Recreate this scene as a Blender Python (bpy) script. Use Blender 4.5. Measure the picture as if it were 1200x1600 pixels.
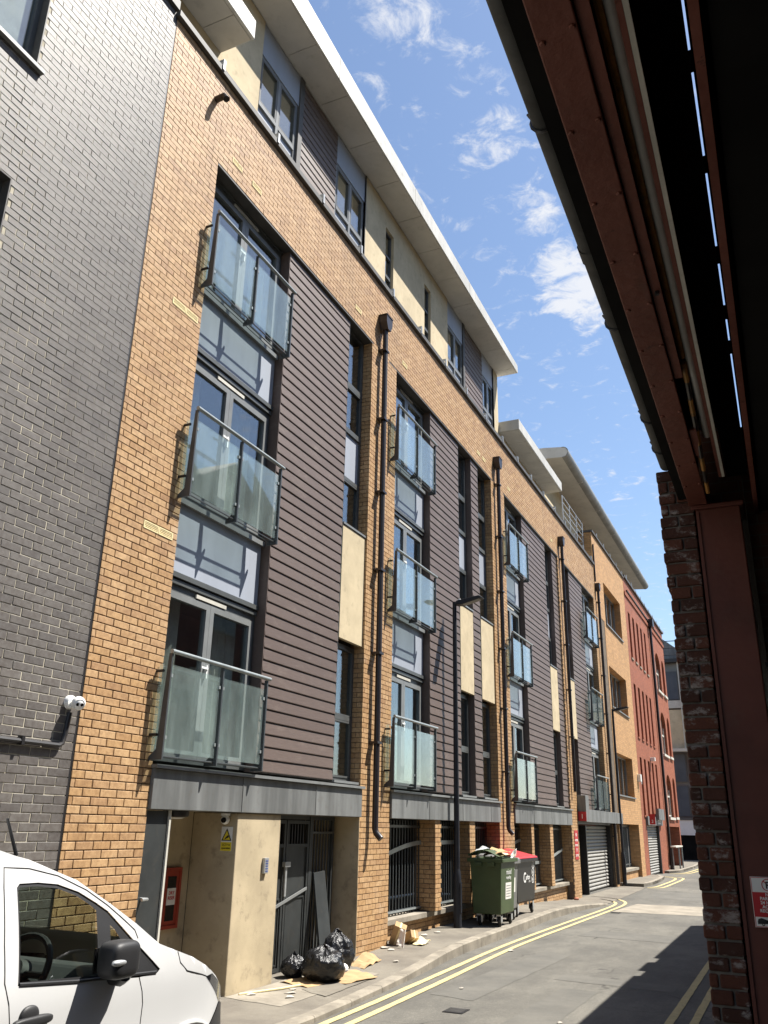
import bpy, bmesh, math, random
from mathutils import Vector, Matrix, noise
random.seed(7)
for o in list(bpy.data.objects): bpy.data.objects.remove(o)
SC = bpy.context.scene
COL = SC.collection

# ------------------------------------------------------------------ camera
F_PX, YAW, PIT, ROL = 1325.0, math.radians(24.888), math.radians(20.273), math.radians(1.178)
EYE = Vector((0, 0, 1.83))
cy, sy, cp, sp, cr, sr = math.cos(YAW), math.sin(YAW), math.cos(PIT), math.sin(PIT), math.cos(ROL), math.sin(ROL)
FW = Vector((-sy*cp, cy*cp, sp)); r0 = Vector((cy, sy, 0)); u0 = r0.cross(FW)
RT = cr*r0 + sr*u0; UP = -sr*r0 + cr*u0
cam = bpy.data.objects.new('camera', bpy.data.cameras.new('camera')); COL.objects.link(cam)
cam.matrix_world = Matrix(((RT.x, UP.x, -FW.x, EYE.x), (RT.y, UP.y, -FW.y, EYE.y), (RT.z, UP.z, -FW.z, EYE.z), (0, 0, 0, 1)))
cam.data.sensor_fit = 'VERTICAL'; cam.data.sensor_height = 36; cam.data.lens = F_PX/1600*36
cam.data.clip_end = 2000; cam.data.clip_start = 0.02
SC.camera = cam
# ------------------------------------------------------------------ sun and sky
SUN = Vector((.45, .36, 1.0)).normalized()
sun = bpy.data.objects.new('sun', bpy.data.lights.new('sun', 'SUN')); COL.objects.link(sun)
sun.data.energy = 5.0; sun.data.angle = math.radians(.53); sun.data.color = (1, .955, .88)
sun.rotation_euler = (-SUN).to_track_quat('-Z', 'Y').to_euler()
sun.location = (20, 10, 40)
W = bpy.data.worlds.new('World'); SC.world = W; W.use_nodes = True
nt = W.node_tree; nt.nodes.clear()
def N(t, **k):
    n = nt.nodes.new(t)
    for a, b in k.items(): setattr(n, a, b)
    return n
def L(a, b): nt.links.new(a, b)
out = N('ShaderNodeOutputWorld'); bg = N('ShaderNodeBackground'); bg.inputs[1].default_value = SKY_STRENGTH = .080
sky = N('ShaderNodeTexSky', sky_type='NISHITA', sun_disc=False)
sky.sun_elevation = math.asin(SUN.z); sky.sun_rotation = math.atan2(SUN.x, SUN.y)
sky.altitude = 60; sky.air_density = 1.1; sky.dust_density = .7; sky.ozone_density = 2.2
tc = N('ShaderNodeTexCoord')
# clouds: small broken cumulus over the whole sky, projected onto a high layer
sep = N('ShaderNodeSeparateXYZ'); L(tc.outputs['Generated'], sep.inputs[0])
zc = N('ShaderNodeMath', operation='MAXIMUM'); L(sep.outputs[2], zc.inputs[0]); zc.inputs[1].default_value = .08
dv = N('ShaderNodeVectorMath', operation='DIVIDE'); L(tc.outputs['Generated'], dv.inputs[0])
cz = N('ShaderNodeCombineXYZ'); [L(zc.outputs[0], cz.inputs[i]) for i in range(3)]; L(cz.outputs[0], dv.inputs[1])
n1 = N('ShaderNodeTexNoise'); n1.inputs['Scale'].default_value = 17; n1.inputs['Detail'].default_value = 10; n1.inputs['Roughness'].default_value = .64; n1.inputs['Distortion'].default_value = .5
L(dv.outputs[0], n1.inputs['Vector'])
n2 = N('ShaderNodeTexNoise'); n2.inputs['Scale'].default_value = 3.1; n2.inputs['Detail'].default_value = 2
L(dv.outputs[0], n2.inputs['Vector'])
def math_(op, a, b):
    m = N('ShaderNodeMath', operation=op)
    for i, v in enumerate((a, b)):
        if isinstance(v, (int, float)): m.inputs[i].default_value = v
        else: L(v, m.inputs[i])
    return m.outputs[0]
# individual larger clouds: direction, size, weight
mask = math_('MULTIPLY', n2.outputs[0], .12)
for d, s, w in (((-.212, .634, .744), .036, .20), ((-.150, .803, .577), .070, .27), ((-.135, .825, .549), .045, .18), ((-.185, .690, .700), .045, .13), ((-.225, .685, .693), .04, .12), ((-.19, .735, .650), .06, .08), ((-.165, .75, .637), .045, .10), ((-.235, .70, .675), .04, .06),
                ((-.250, .572, .780), .07, .12), ((-.29, .60, .745), .07, .10), ((-.165, .600, .782), .05, .09),
                ((.5, .3, .8), .3, .12), ((-.6, -.3, .74), .35, .12), ((.3, -.7, .64), .3, .12), ((-.8, .3, .5), .3, .1), ((.75, .5, .45), .25, .1)):
    vd = N('ShaderNodeVectorMath', operation='DISTANCE'); L(tc.outputs['Generated'], vd.inputs[0]); vd.inputs[1].default_value = Vector(d).normalized()
    mr = N('ShaderNodeMapRange', interpolation_type='SMOOTHSTEP'); L(vd.outputs['Value'], mr.inputs[0])
    mr.inputs[1].default_value = 0; mr.inputs[2].default_value = s; mr.inputs[3].default_value = w; mr.inputs[4].default_value = 0
    mask = math_('ADD', mask, mr.outputs[0])
cl = math_('ADD', n1.outputs[0], mask)
cr_ = N('ShaderNodeMapRange', interpolation_type='SMOOTHSTEP'); L(cl, cr_.inputs[0]); cr_.inputs[1].default_value = .60; cr_.inputs[2].default_value = .87; cr_.inputs[4].default_value = .92
mx = N('ShaderNodeMix', data_type='RGBA'); L(cr_.outputs[0], mx.inputs[0]); L(sky.outputs[0], mx.inputs[6]); mx.inputs[7].default_value = (4.9, 5.0, 5.25, 1)
L(mx.outputs[2], bg.inputs[0]); L(bg.outputs[0], out.inputs[0])
SC.view_settings.view_transform = 'Standard'; SC.view_settings.look = 'None'; SC.view_settings.gamma = 1
SC.view_settings.use_curve_mapping = False; SC.view_settings.exposure = 1.22
SC.render.engine = 'CYCLES'
SC.cycles.use_denoising = True; SC.cycles.max_bounces = 7; SC.cycles.transparent_max_bounces = 16
SC.cycles.caustics_reflective = False; SC.cycles.caustics_refractive = False

# ------------------------------------------------------------------ helpers
ORG = {}                                    # world origin of each object
def root(name, loc, label, cat, group=None, kind=None):
    o = bpy.data.objects.new(name, None); COL.objects.link(o); o.location = loc; o.empty_display_size = .2
    ORG[o] = Vector(loc); tag(o, label, cat, group, kind); return o
def tag(o, label=None, cat=None, group=None, kind=None):
    if label: o['label'] = label
    if cat: o['category'] = cat
    if group: o['group'] = group
    if kind: o['kind'] = kind
    return o
def P(u, d, z): return (-5.8 - d, u, z)     # facade coordinates: along street, depth behind brick face, height
class MB:
    def __init__(s): s.v = []; s.f = []
    def add(s, vs, fs):
        n = len(s.v); s.v += [tuple(v) for v in vs]; s.f += [tuple(i + n for i in f) for f in fs]; return s
    def box(s, x0, x1, y0, y1, z0, z1):
        x0, x1 = min(x0, x1), max(x0, x1); y0, y1 = min(y0, y1), max(y0, y1); z0, z1 = min(z0, z1), max(z0, z1)
        return s.add([(x, y, z) for z in (z0, z1) for y in (y0, y1) for x in (x0, x1)],
                     [(0, 2, 3, 1), (4, 5, 7, 6), (0, 1, 5, 4), (2, 6, 7, 3), (0, 4, 6, 2), (1, 3, 7, 5)])
    def fb(s, u0, u1, d0, d1, z0, z1): return s.box(-5.8 - d1, -5.8 - d0, u0, u1, z0, z1)
    def quad(s, a, b, c, d): return s.add([a, b, c, d], [(0, 1, 2, 3)])
    def prism(s, poly, ax, c0, c1):
        """poly of 2D points in the plane normal to axis ax ('x','y','z')"""
        n = len(poly)
        def m(p, c): return (c, p[0], p[1]) if ax == 'x' else ((p[0], c, p[1]) if ax == 'y' else (p[0], p[1], c))
        return s.add([m(p, c0) for p in poly] + [m(p, c1) for p in poly],
                     [tuple(range(n))[::-1], tuple(range(n, 2*n))] + [(i, (i+1) % n, n + (i+1) % n, n + i) for i in range(n)])
    def tube(s, pts, r, n=8, cap=True):
        pts = [Vector(p) for p in pts]; rings = []
        rr = r if isinstance(r, (list, tuple)) else [r]*len(pts)
        prev = None
        for i, p in enumerate(pts):
            t = (pts[min(i+1, len(pts)-1)] - pts[max(i-1, 0)]).normalized()
            a = prev if prev is not None else (Vector((0, 0, 1)) if abs(t.z) < .9 else Vector((1, 0, 0)))
            b = t.cross(a).normalized(); a = b.cross(t).normalized(); prev = a
            rings.append([p + rr[i]*(math.cos(2*math.pi*k/n)*a + math.sin(2*math.pi*k/n)*b) for k in range(n)])
        vs = [v for g in rings for v in g]; fs = []
        for i in range(len(pts)-1):
            for k in range(n): fs.append((i*n+k, i*n+(k+1) % n, (i+1)*n+(k+1) % n, (i+1)*n+k))
        if cap: fs += [tuple(range(n))[::-1], tuple(range((len(pts)-1)*n, len(pts)*n))]
        return s.add(vs, fs)
    def lathe(s, prof, c, ax='z', n=24):
        """prof: (radius, height) list about axis ax through c"""
        vs = []; m = len(prof)
        for k in range(n):
            a = 2*math.pi*k/n
            for r, h in prof:
                q = (r*math.cos(a), r*math.sin(a))
                vs.append((c[0]+h, c[1]+q[0], c[2]+q[1]) if ax == 'x' else ((c[0]+q[0], c[1]+h, c[2]+q[1]) if ax == 'y' else (c[0]+q[0], c[1]+q[1], c[2]+h)))
        return s.add(vs, [(k*m+i, ((k+1) % n)*m+i, ((k+1) % n)*m+i+1, k*m+i+1) for k in range(n) for i in range(m-1)])
    def build(s, name, mat, parent=None, smooth=False, bevel=0, kind=None, clean=True):
        o0 = ORG.get(parent, Vector((0, 0, 0)))
        me = bpy.data.meshes.new(name); me.from_pydata([(v[0]-o0.x, v[1]-o0.y, v[2]-o0.z) for v in s.v], [], s.f)
        me.materials.append(mat)
        if clean:
            bm = bmesh.new(); bm.from_mesh(me); bmesh.ops.recalc_face_normals(bm, faces=bm.faces); bm.to_mesh(me); bm.free()
        if smooth: me.polygons.foreach_set('use_smooth', [True]*len(me.polygons)); 
        if smooth and hasattr(me, 'set_sharp_from_angle'): me.set_sharp_from_angle(angle=math.radians(40))
        o = bpy.data.objects.new(name, me); COL.objects.link(o)
        if parent is not None: o.parent = parent
        ORG[o] = o0.copy()
        if bevel:
            b = o.modifiers.new('bevel', 'BEVEL'); b.width = bevel; b.segments = 2; b.limit_method = 'ANGLE'
        if kind: o['kind'] = kind
        return o
def text(name, body, mat, origin, right, up, size, parent=None, align='LEFT', bold=0):
    """lettering as a flat mesh; origin = baseline start, right/up unit vectors"""
    c = bpy.data.curves.new(name, 'FONT'); c.body = body; c.size = size; c.align_x = align; c.offset = bold; c.resolution_u = 3
    c.extrude = .0008
    t = bpy.data.objects.new(name, c); COL.objects.link(t)
    dg = bpy.context.evaluated_depsgraph_get(); me = bpy.data.meshes.new_from_object(t.evaluated_get(dg))
    bpy.data.objects.remove(t); bpy.data.curves.remove(c)
    me.name = name
    r_ = Vector(right).normalized(); u_ = Vector(up).normalized(); n_ = r_.cross(u_)
    o0 = ORG.get(parent, Vector((0, 0, 0))); og = Vector(origin)
    for v in me.vertices: v.co = og + r_*v.co.x + u_*v.co.y + n_*v.co.z - o0
    me.materials.clear(); me.materials.append(mat)
    o = bpy.data.objects.new(name, me); COL.objects.link(o)
    if parent is not None: o.parent = parent
    ORG[o] = o0.copy(); return o
def proj(p):
    q = Vector(p) - EYE; z = q.dot(FW)
    if z < .05: return None
    return 600 + F_PX*q.dot(RT)/z, 800 - F_PX*q.dot(UP)/z

# ------------------------------------------------------------------ materials
class M:
    def __init__(s, name):
        s.m = bpy.data.materials.new(name); s.m.use_nodes = True; s.t = s.m.node_tree; s.b = s.t.nodes['Principled BSDF']
        s.out = s.t.nodes['Material Output']; s.geo = s.n('ShaderNodeNewGeometry'); s.h = None
    def n(s, t, **k):
        n = s.t.nodes.new(t)
        for a, b in k.items(): setattr(n, a, b)
        return n
    def l(s, a, b): s.t.links.new(a, b)
    def noise(s, scale, detail=4, rough=.55, stretch=None):
        n = s.n('ShaderNodeTexNoise'); n.inputs['Scale'].default_value = scale; n.inputs['Detail'].default_value = detail; n.inputs['Roughness'].default_value = rough
        if stretch:
            v = s.n('ShaderNodeVectorMath', operation='MULTIPLY'); s.l(s.geo.outputs['Position'], v.inputs[0]); v.inputs[1].default_value = stretch; s.l(v.outputs[0], n.inputs['Vector'])
        else: s.l(s.geo.outputs['Position'], n.inputs['Vector'])
        return n.outputs['Fac']
    def ramp(s, fac, lo, hi, a=0, b=1, smooth=True):
        m = s.n('ShaderNodeMapRange', interpolation_type='SMOOTHSTEP' if smooth else 'LINEAR'); s.l(fac, m.inputs[0])
        for i, v in zip((1, 2, 3, 4), (lo, hi, a, b)): m.inputs[i].default_value = v
        return m.outputs[0]
    def mix(s, fac, a, b, blend='MIX'):
        m = s.n('ShaderNodeMix', data_type='RGBA', blend_type=blend)
        if isinstance(fac, (int, float)): m.inputs[0].default_value = fac
        else: s.l(fac, m.inputs[0])
        for i, v in ((6, a), (7, b)):
            if isinstance(v, tuple): m.inputs[i].default_value = (*v, 1) if len(v) == 3 else v
            else: s.l(v, m.inputs[i])
        return m.outputs[2]
    def col(s, c):
        if isinstance(c, tuple): s.b.inputs['Base Color'].default_value = (*c, 1)
        else: s.l(c, s.b.inputs['Base Color'])
        return s
    def rough(s, r, spec=.5, metal=0):
        if isinstance(r, (int, float)): s.b.inputs['Roughness'].default_value = r
        else: s.l(r, s.b.inputs['Roughness'])
        s.b.inputs['Specular IOR Level'].default_value = spec; s.b.inputs['Metallic'].default_value = metal; return s
    def bump(s, h, strength=.3, dist=.01):
        b = s.n('ShaderNodeBump'); b.inputs['Strength'].default_value = strength; b.inputs['Distance'].default_value = dist; s.l(h, b.inputs['Height'])
        s.l(b.outputs[0], s.b.inputs['Normal']); return s
def scale(c, k): return tuple(x*k for x in c)
def plain(name, c, rough=.6, var=.15, sc=3, spec=.4, metal=0, bump=0, bsc=60, streak=False, dirt=.0):
    m = M(name); a = m.noise(sc, 5, .6, (1, 1, .15) if streak else None)
    k = m.mix(m.ramp(a, .3, .7), scale(c, 1-var), scale(c, 1+var))
    if dirt: k = m.mix(m.ramp(m.noise(sc*3.3, 6, .65), .52, .75, 0, dirt), k, scale((.10, .085, .065), 1))
    m.col(k).rough(rough, spec, metal)
    if bump: m.bump(m.noise(bsc, 4), bump, .006)
    return m.m
def brickmat(name, cols, rough, spec=.45, stain=(.09, .07, .05), stain_amt=.5, bump=.35, var=.1):
    m = M(name)
    oi = m.n('ShaderNodeObjectInfo'); ad = m.n('ShaderNodeMath', operation='ADD'); m.l(m.geo.outputs['Random Per Island'], ad.inputs[0]); m.l(oi.outputs['Random'], ad.inputs[1])
    fr = m.n('ShaderNodeMath', operation='FRACT'); m.l(ad.outputs[0], fr.inputs[0])
    cr = m.n('ShaderNodeValToRGB'); m.l(fr.outputs[0], cr.inputs[0]); e = cr.color_ramp.elements
    e[0].position = 0; e[0].color = (*cols[0], 1); e[1].position = 1; e[1].color = (*cols[-1], 1)
    for i, c in enumerate(cols[1:-1]):
        x = e.new((i+1)/(len(cols)-1)); x.color = (*c, 1)
    a = m.noise(22, 5, .6); k = m.mix(m.ramp(a, .3, .72, 0, 1), cr.outputs[0], m.mix(1, cr.outputs[0], (1-var*3, 1-var*3.4, 1-var*3.6), 'MULTIPLY'))
    g = m.noise(160, 3, .7); k = m.mix(m.ramp(g, .62, .75, 0, .5), k, stain)
    st = m.noise(2.6, 6, .65, (1, 1, .10)); k = m.mix(m.ramp(st, .50, .74, 0, .42), k, m.mix(1, k, (.60, .55, .50), 'MULTIPLY'))
    ef = m.noise(1.1, 7, .72); k = m.mix(m.ramp(ef, .60, .80, 0, .30), k, scale((.62, .56, .46), 1 if cols[0][0] > .2 else .45))
    big = m.noise(.8, 5, .6, (1, 1, .45)); k = m.mix(m.ramp(big, .5, .78, 0, stain_amt*.5), k, stain)
    m.col(k).rough(rough, spec).bump(m.noise(220, 4, .7), bump, .004)
    return m.m

MT = {}
MT['orange'] = brickmat('orange_brick', [(.50, .312, .152), (.42, .25, .115), (.545, .357, .186), (.47, .288, .132), (.515, .332, .172), (.385, .226, .11)], .62, .4, stain_amt=.45)
MT['dark'] = brickmat('charcoal_brick', [(.128, .116, .105), (.145, .132, .120), (.108, .098, .091), (.162, .148, .134)], .55, .55, stain=(.16, .15, .14), stain_amt=.25, bump=.25)
MT['mortar'] = plain('dark_mortar', (.15, .12, .09), .9, .2, 8, .2)
MT['palemortar'] = plain('pale_mortar', (.46, .42, .33), .9, .2, 6, .2)
MT['red'] = None
m = M('old_red_brick'); oi = m.n('ShaderNodeObjectInfo')
k = m.mix(m.ramp(oi.outputs['Random'], 0, 1), (.120, .045, .029), (.062, .028, .021))
k = m.mix(m.ramp(m.noise(6, 7, .74, (1, 1, 1.6)), .53, .64, 0, .8), k, (.36, .325, .305)); k = m.mix(m.ramp(m.noise(30, 5, .7), .5, .8, 0, .5), k, (.06, .03, .025))
m.col(k).rough(.85, .25).bump(m.noise(60, 5, .7), .8, .012); MT['oldbrick'] = m.m
MT['oldmortar'] = plain('old_mortar', (.15, .135, .12), .95, .35, 9, .1, bump=.6, bsc=50)
def fine_brick(name, base, mort, rough=.75, sx=1.0):
    """brickwork too far away to tell the pieces apart: colour and fine relief on the wall"""
    m = M(name); mp = m.n('ShaderNodeSeparateXYZ'); m.l(m.geo.outputs['Position'], mp.inputs[0])
    ad = m.n('ShaderNodeMath', operation='ADD'); m.l(mp.outputs[0], ad.inputs[0]); m.l(mp.outputs[1], ad.inputs[1])
    cb = m.n('ShaderNodeCombineXYZ'); m.l(ad.outputs[0], cb.inputs[0]); m.l(mp.outputs[2], cb.inputs[1])
    bt = m.n('ShaderNodeTexBrick'); m.l(cb.outputs[0], bt.inputs['Vector']); bt.inputs['Scale'].default_value = 1
    bt.inputs['Brick Width'].default_value = .225; bt.inputs['Row Height'].default_value = .075; bt.inputs['Mortar Size'].default_value = .005; bt.inputs['Mortar Smooth'].default_value = .3
    bt.inputs['Color1'].default_value = (*scale(base, 1.12), 1); bt.inputs['Color2'].default_value = (*scale(base, .82), 1); bt.inputs['Mortar'].default_value = (*mort, 1)
    k = m.mix(m.ramp(m.noise(.7, 6, .65), .45, .75, 0, .35), bt.outputs['Color'], scale(base, .55))
    m.col(k).rough(rough, .3).bump(bt.outputs['Fac'], -.4, .006); return m.m
MT['orangefar'] = fine_brick('orange_brickwork', (.45, .258, .115), (.23, .165, .10))
MT['redfar'] = fine_brick('red_brickwork', (.275, .088, .046), (.19, .082, .05))
MT['soot'] = fine_brick('soot_brickwork', (.10, .045, .03), (.10, .08, .07))
# planks: brown with embossed grain, each a little different
m = M('brown_plank'); oi = m.n('ShaderNodeObjectInfo')
gr = m.noise(11, 6, .7, (1, .6, 14)); rn = m.n('ShaderNodeMath', operation='ADD'); m.l(oi.outputs['Random'], rn.inputs[0]); m.l(m.geo.outputs['Random Per Island'], rn.inputs[1])
k = m.mix(m.ramp(rn.outputs[0], 0, 2), (.108, .076, .062), (.142, .104, .087)); k = m.mix(m.ramp(gr, .35, .7, 0, .55), k, (.072, .053, .047))
k = m.mix(m.ramp(m.noise(3.2, 7, .75, (1, .7, 1.6)), .52, .80, 0, .55), k, (.25, .205, .17))
m.col(k).rough(.52, .45).bump(gr, .35, .006); MT['plank'] = m.m
MT['frame'] = plain('anthracite_frame', (.080, .085, .084), .42, .12, 4, .5)
MT['framepale'] = plain('grey_aluminium', (.185, .192, .19), .4, .1, 4, .5)  # paler grey than the frame colour, for leaves, sills and trims
MT['spandrel'] = plain('blue_grey_panel', (.33, .36, .415), .5, .06, 1.6, .35, streak=True)
MT['band'] = plain('grey_lead_cladding', (.150, .155, .152), .55, .32, 3.2, .4, streak=True, dirt=.35)
MT['cream'] = plain('cream_render', (.53, .445, .30), .9, .10, 1.8, .15, bump=.25, bsc=120, dirt=.28)
MT['beige'] = plain('beige_render', (.44, .365, .245), .9, .12, 2.0, .15, bump=.35, bsc=100, dirt=.45)
MT['white'] = plain('white_roof_metal', (.50, .485, .44), .5, .12, 1.6, .4, streak=True, dirt=.32)
MT['soffit'] = plain('grey_soffit', (.50, .475, .43), .8, .08, 1.5, .2, dirt=.2)
MT['roofedge'] = plain('grey_roof_edge', (.20, .195, .18), .5, .2, 2, .4, streak=True, dirt=.2)
MT['coping'] = plain('dark_coping', (.075, .072, .068), .6, .25, 3, .4)
MT['galv'] = plain('galvanised_steel', (.42, .43, .43), .45, .15, 8, .5, metal=.5)
MT['black'] = plain('black_metal', (.018, .017, .018), .42, .2, 5, .5)
MT['pipe'] = plain('dark_brown_pipe', (.020, .014, .014), .38, .2, 5, .5)
MT['post'] = plain('steel_grey_post', (.055, .062, .066), .4, .15, 5, .5)
MT['rail'] = plain('bright_handrail', (.30, .33, .33), .35, .15, 6, .5, metal=.3)
MT['navy'] = plain('navy_lamp_post', (.014, .016, .022), .5, .2, 4, .4, dirt=.1)
MT['vent'] = plain('buff_airbrick', (.74, .63, .36), .8, .1, 20, .2)
MT['dim'] = plain('dim_interior', (.030, .029, .027), .9, .3, 1, .1)  # near-black wall colour stands in for the shade of rooms and garages
MT['room'] = plain('room_wall', (.34, .32, .29), .9, .25, .8, .1)
MT['curtain'] = plain('pale_curtain', (.62, .60, .55), .9, .12, 5, .1)
MT['whitepl'] = plain('white_plastic', (.78, .78, .75), .35, .03, 5, .5)
MT['lens'] = plain('lens_black', (.008, .008, .009), .12, 0, 5, .6)
MT['yellow'] = plain('yellow_print', (.75, .60, .04), .5, .03)
MT['redpaint'] = plain('red_sign', (.42, .025, .03), .5, .08)
MT['redcab'] = plain('red_cabinet', (.30, .045, .025), .5, .15, 4, .4)
MT['asphalt'] = None
m = M('worn_asphalt'); k = m.mix(m.ramp(m.noise(.7, 8, .72, (1, .5, 1)), .36, .66), (.098, .093, .082), (.178, .168, .143))
k = m.mix(m.ramp(m.noise(75, 4, .8), .42, .66, 0, .75), k, (.062, .060, .055)); k = m.mix(m.ramp(m.noise(55, 3, .7), .62, .70, 0, .6), k, (.33, .315, .28)); k = m.mix(m.ramp(m.noise(20, 5, .75), .46, .62, 0, .45), k, (.085, .081, .072)); k = m.mix(m.ramp(m.noise(13, 6, .8), .58, .70, 0, .55), k, (.25, .237, .205)); k = m.mix(m.ramp(m.noise(3.1, 3, .5), .66, .74, 0, .7), k, (.05, .048, .045))
k = m.mix(m.ramp(m.noise(2.4, 8, .75, (1.5, .35, 1)), .54, .70, 0, .6), k, (.082, .078, .070)); k = m.mix(m.ramp(m.noise(6, 8, .8), .60, .72, 0, .5), k, (.26, .245, .21))
vo = m.n('ShaderNodeTexVoronoi', feature='DISTANCE_TO_EDGE'); vo.inputs['Scale'].default_value = .55
wn = m.n('ShaderNodeTexNoise'); wn.inputs['Scale'].default_value = 3; wn.inputs['Detail'].default_value = 6; m.l(m.geo.outputs['Position'], wn.inputs['Vector'])
wm = m.n('ShaderNodeMix', data_type='RGBA'); wm.inputs[0].default_value = .22; m.l(m.geo.outputs['Position'], wm.inputs[6]); m.l(wn.outputs['Color'], wm.inputs[7]); m.l(wm.outputs[2], vo.inputs['Vector'])
ck = m.n('ShaderNodeMath', operation='MULTIPLY'); m.l(m.ramp(vo.outputs['Distance'], 0, .008, .85, 0), ck.inputs[0]); m.l(m.ramp(m.noise(.45, 4, .6), .48, .60), ck.inputs[1]); k = m.mix(ck.outputs[0], k, (.035, .033, .030))
m.col(k).rough(.88, .25).bump(m.noise(170, 4, .7), .5, .006); MT['asphalt'] = m.m
m = M('pavement_asphalt'); k = m.mix(m.ramp(m.noise(1.3, 6, .7), .3, .7), (.135, .12, .10), (.205, .185, .15))
k = m.mix(m.ramp(m.noise(120, 3, .7), .45, .75, 0, .5), k, (.09, .08, .07)); k = m.mix(m.ramp(m.noise(5, 7, .75), .58, .72, 0, .4), k, (.33, .31, .27))
m.col(k).rough(.9, .2).bump(m.noise(140, 4, .7), .5, .006); MT['pave'] = m.m
MT['concrete'] = plain('pale_concrete', (.255, .228, .185), .9, .18, 2.2, .2, bump=.3, bsc=80, dirt=.4)
MT['kerb'] = plain('kerb_stone', (.235, .21, .17), .9, .22, 3, .2, bump=.4, bsc=60, dirt=.45)
MT['patch'] = plain('dark_asphalt_patch', (.105, .10, .092), .9, .2, 3, .2, bump=.5, bsc=150, dirt=.2)
m = M('asphalt_repair'); k = m.mix(m.ramp(m.noise(1.4, 7, .72), .3, .7), (.100, .096, .086), (.142, .135, .118)); k = m.mix(m.ramp(m.noise(120, 3, .7), .4, .75, 0, .5), k, (.07, .068, .062)); k = m.mix(m.ramp(m.noise(60, 3, .7), .66, .76, 0, .5), k, (.26, .25, .22))
m.col(k).rough(.88, .25).bump(m.noise(150, 4, .7), .5, .006); MT['patch2'] = m.m
m = M('worn_yellow_paint'); k = m.mix(m.ramp(m.noise(7, 7, .75), .35, .75), (.53, .44, .22), (.40, .33, .165))
k = m.mix(m.ramp(m.noise(26, 6, .8), .52, .68, 0, .8), k, (.17, .16, .135)); m.col(k).rough(.8, .2).bump(m.noise(150, 3), .3, .004); MT['line'] = m.m
MT['rust'] = plain('red_oxide_paint', (.125, .040, .028), .55, .22, 2.2, .4, bump=.7, bsc=24, dirt=.25)
MT['column'] = plain('shaded_oxide_paint', (.105, .033, .024), .6, .2, 2.2, .3, bump=.3, bsc=24, dirt=.15)  # girder paint darkened; the column's shade is put into its colour
m = M('red_oxide_steel'); k = m.mix(m.ramp(m.noise(2.2, 6, .65), .3, .7), (.125, .040, .027), (.175, .060, .042)); k = m.mix(m.ramp(m.noise(14, 7, .75), .62, .68, 0, .8), k, (.05, .022, .016)); k = m.mix(m.ramp(m.noise(5, 6, .7, (1, .25, 1)), .58, .75, 0, .5), k, (.07, .045, .035))
m.col(k).rough(.55, .4).bump(m.noise(24, 4), .7, .006); MT['rust'] = m.m
MT['gate'] = plain('dark_gate_paint', (.030, .033, .033), .5, .2, 3, .4, dirt=.2)
MT['deck'] = plain('shade_black', (.010, .0095, .009), .9, .3, 2, .1)  # near-black: the shade under the deck is put into the colour
MT['gutter'] = plain('weathered_gutter', (.055, .056, .053), .7, .35, 5, .3, dirt=.3)
MT['ochre'] = plain('ochre_pipe', (.34, .17, .045), .55, .3, 7, .3, dirt=.5)
MT['greypipe'] = plain('grey_pvc_pipe', (.42, .415, .39), .45, .1, 3, .4, dirt=.15)
MT['offwhite'] = plain('offwhite_trim', (.52, .50, .44), .6, .1, 4, .3, dirt=.2)
MT['vanwhite'] = plain('white_car_paint', (.52, .52, .515), .22, .015, 2, .5)
MT['vanblack'] = plain('black_trim_plastic', (.022, .022, .023), .5, .1, 8, .4, bump=.15, bsc=300)
MT['tyre'] = plain('tyre_rubber', (.022, .021, .02), .8, .15, 20, .2)
MT['dash'] = plain('grey_dashboard', (.055, .056, .058), .6, .1, 5, .3)
MT['alloy'] = plain('wheel_silver', (.40, .40, .41), .35, .05, 5, .5, metal=.7)
MT['chrome'] = plain('chrome', (.6, .6, .6), .15, .02, 5, .5, metal=1)
MT['bingreen'] = plain('green_bin_plastic', (.052, .078, .030), .5, .14, 3, .4, dirt=.2)
MT['bingrey'] = plain('grey_bin_plastic', (.15, .15, .145), .5, .12, 3, .4, dirt=.2)
MT['binblack'] = plain('black_bin_plastic', (.010, .0095, .0095), .45, .15, 3, .4, dirt=.08)
MT['binred'] = plain('red_lid_plastic', (.36, .008, .012), .5, .06, 4, .5)
MT['paper'] = plain('white_paper', (.72, .70, .65), .8, .06, 8, .1)
MT['card'] = plain('brown_cardboard', (.40, .275, .15), .85, .12, 5, .1, dirt=.12)
MT['ink'] = plain('black_print', (.02, .02, .02), .6, 0)
MT['whiteink'] = plain('white_print', (.75, .75, .73), .6, .03)
MT['redink'] = plain('red_print', (.45, .02, .025), .6, .03)
m = M('bin_bag'); m.col((.008, .008, .009)).rough(.27, .5).bump(m.noise(30, 5, .65), .6, .02); MT['bag'] = m.m
MT['shutter'] = plain('galvanised_slat', (.30, .29, .265), .5, .08, 3, .4, dirt=.2)
MT['tinted'] = plain('blue_grey_glazing', (.075, .088, .105), .55, .2, .6, .3)
MT['greypanel'] = plain('grey_glass_tower', (.16, .17, .165), .3, .1, 1, .5)
MT['rubbish'] = plain('grimy_debris', (.40, .37, .32), .9, .25, 15, .1)
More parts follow.
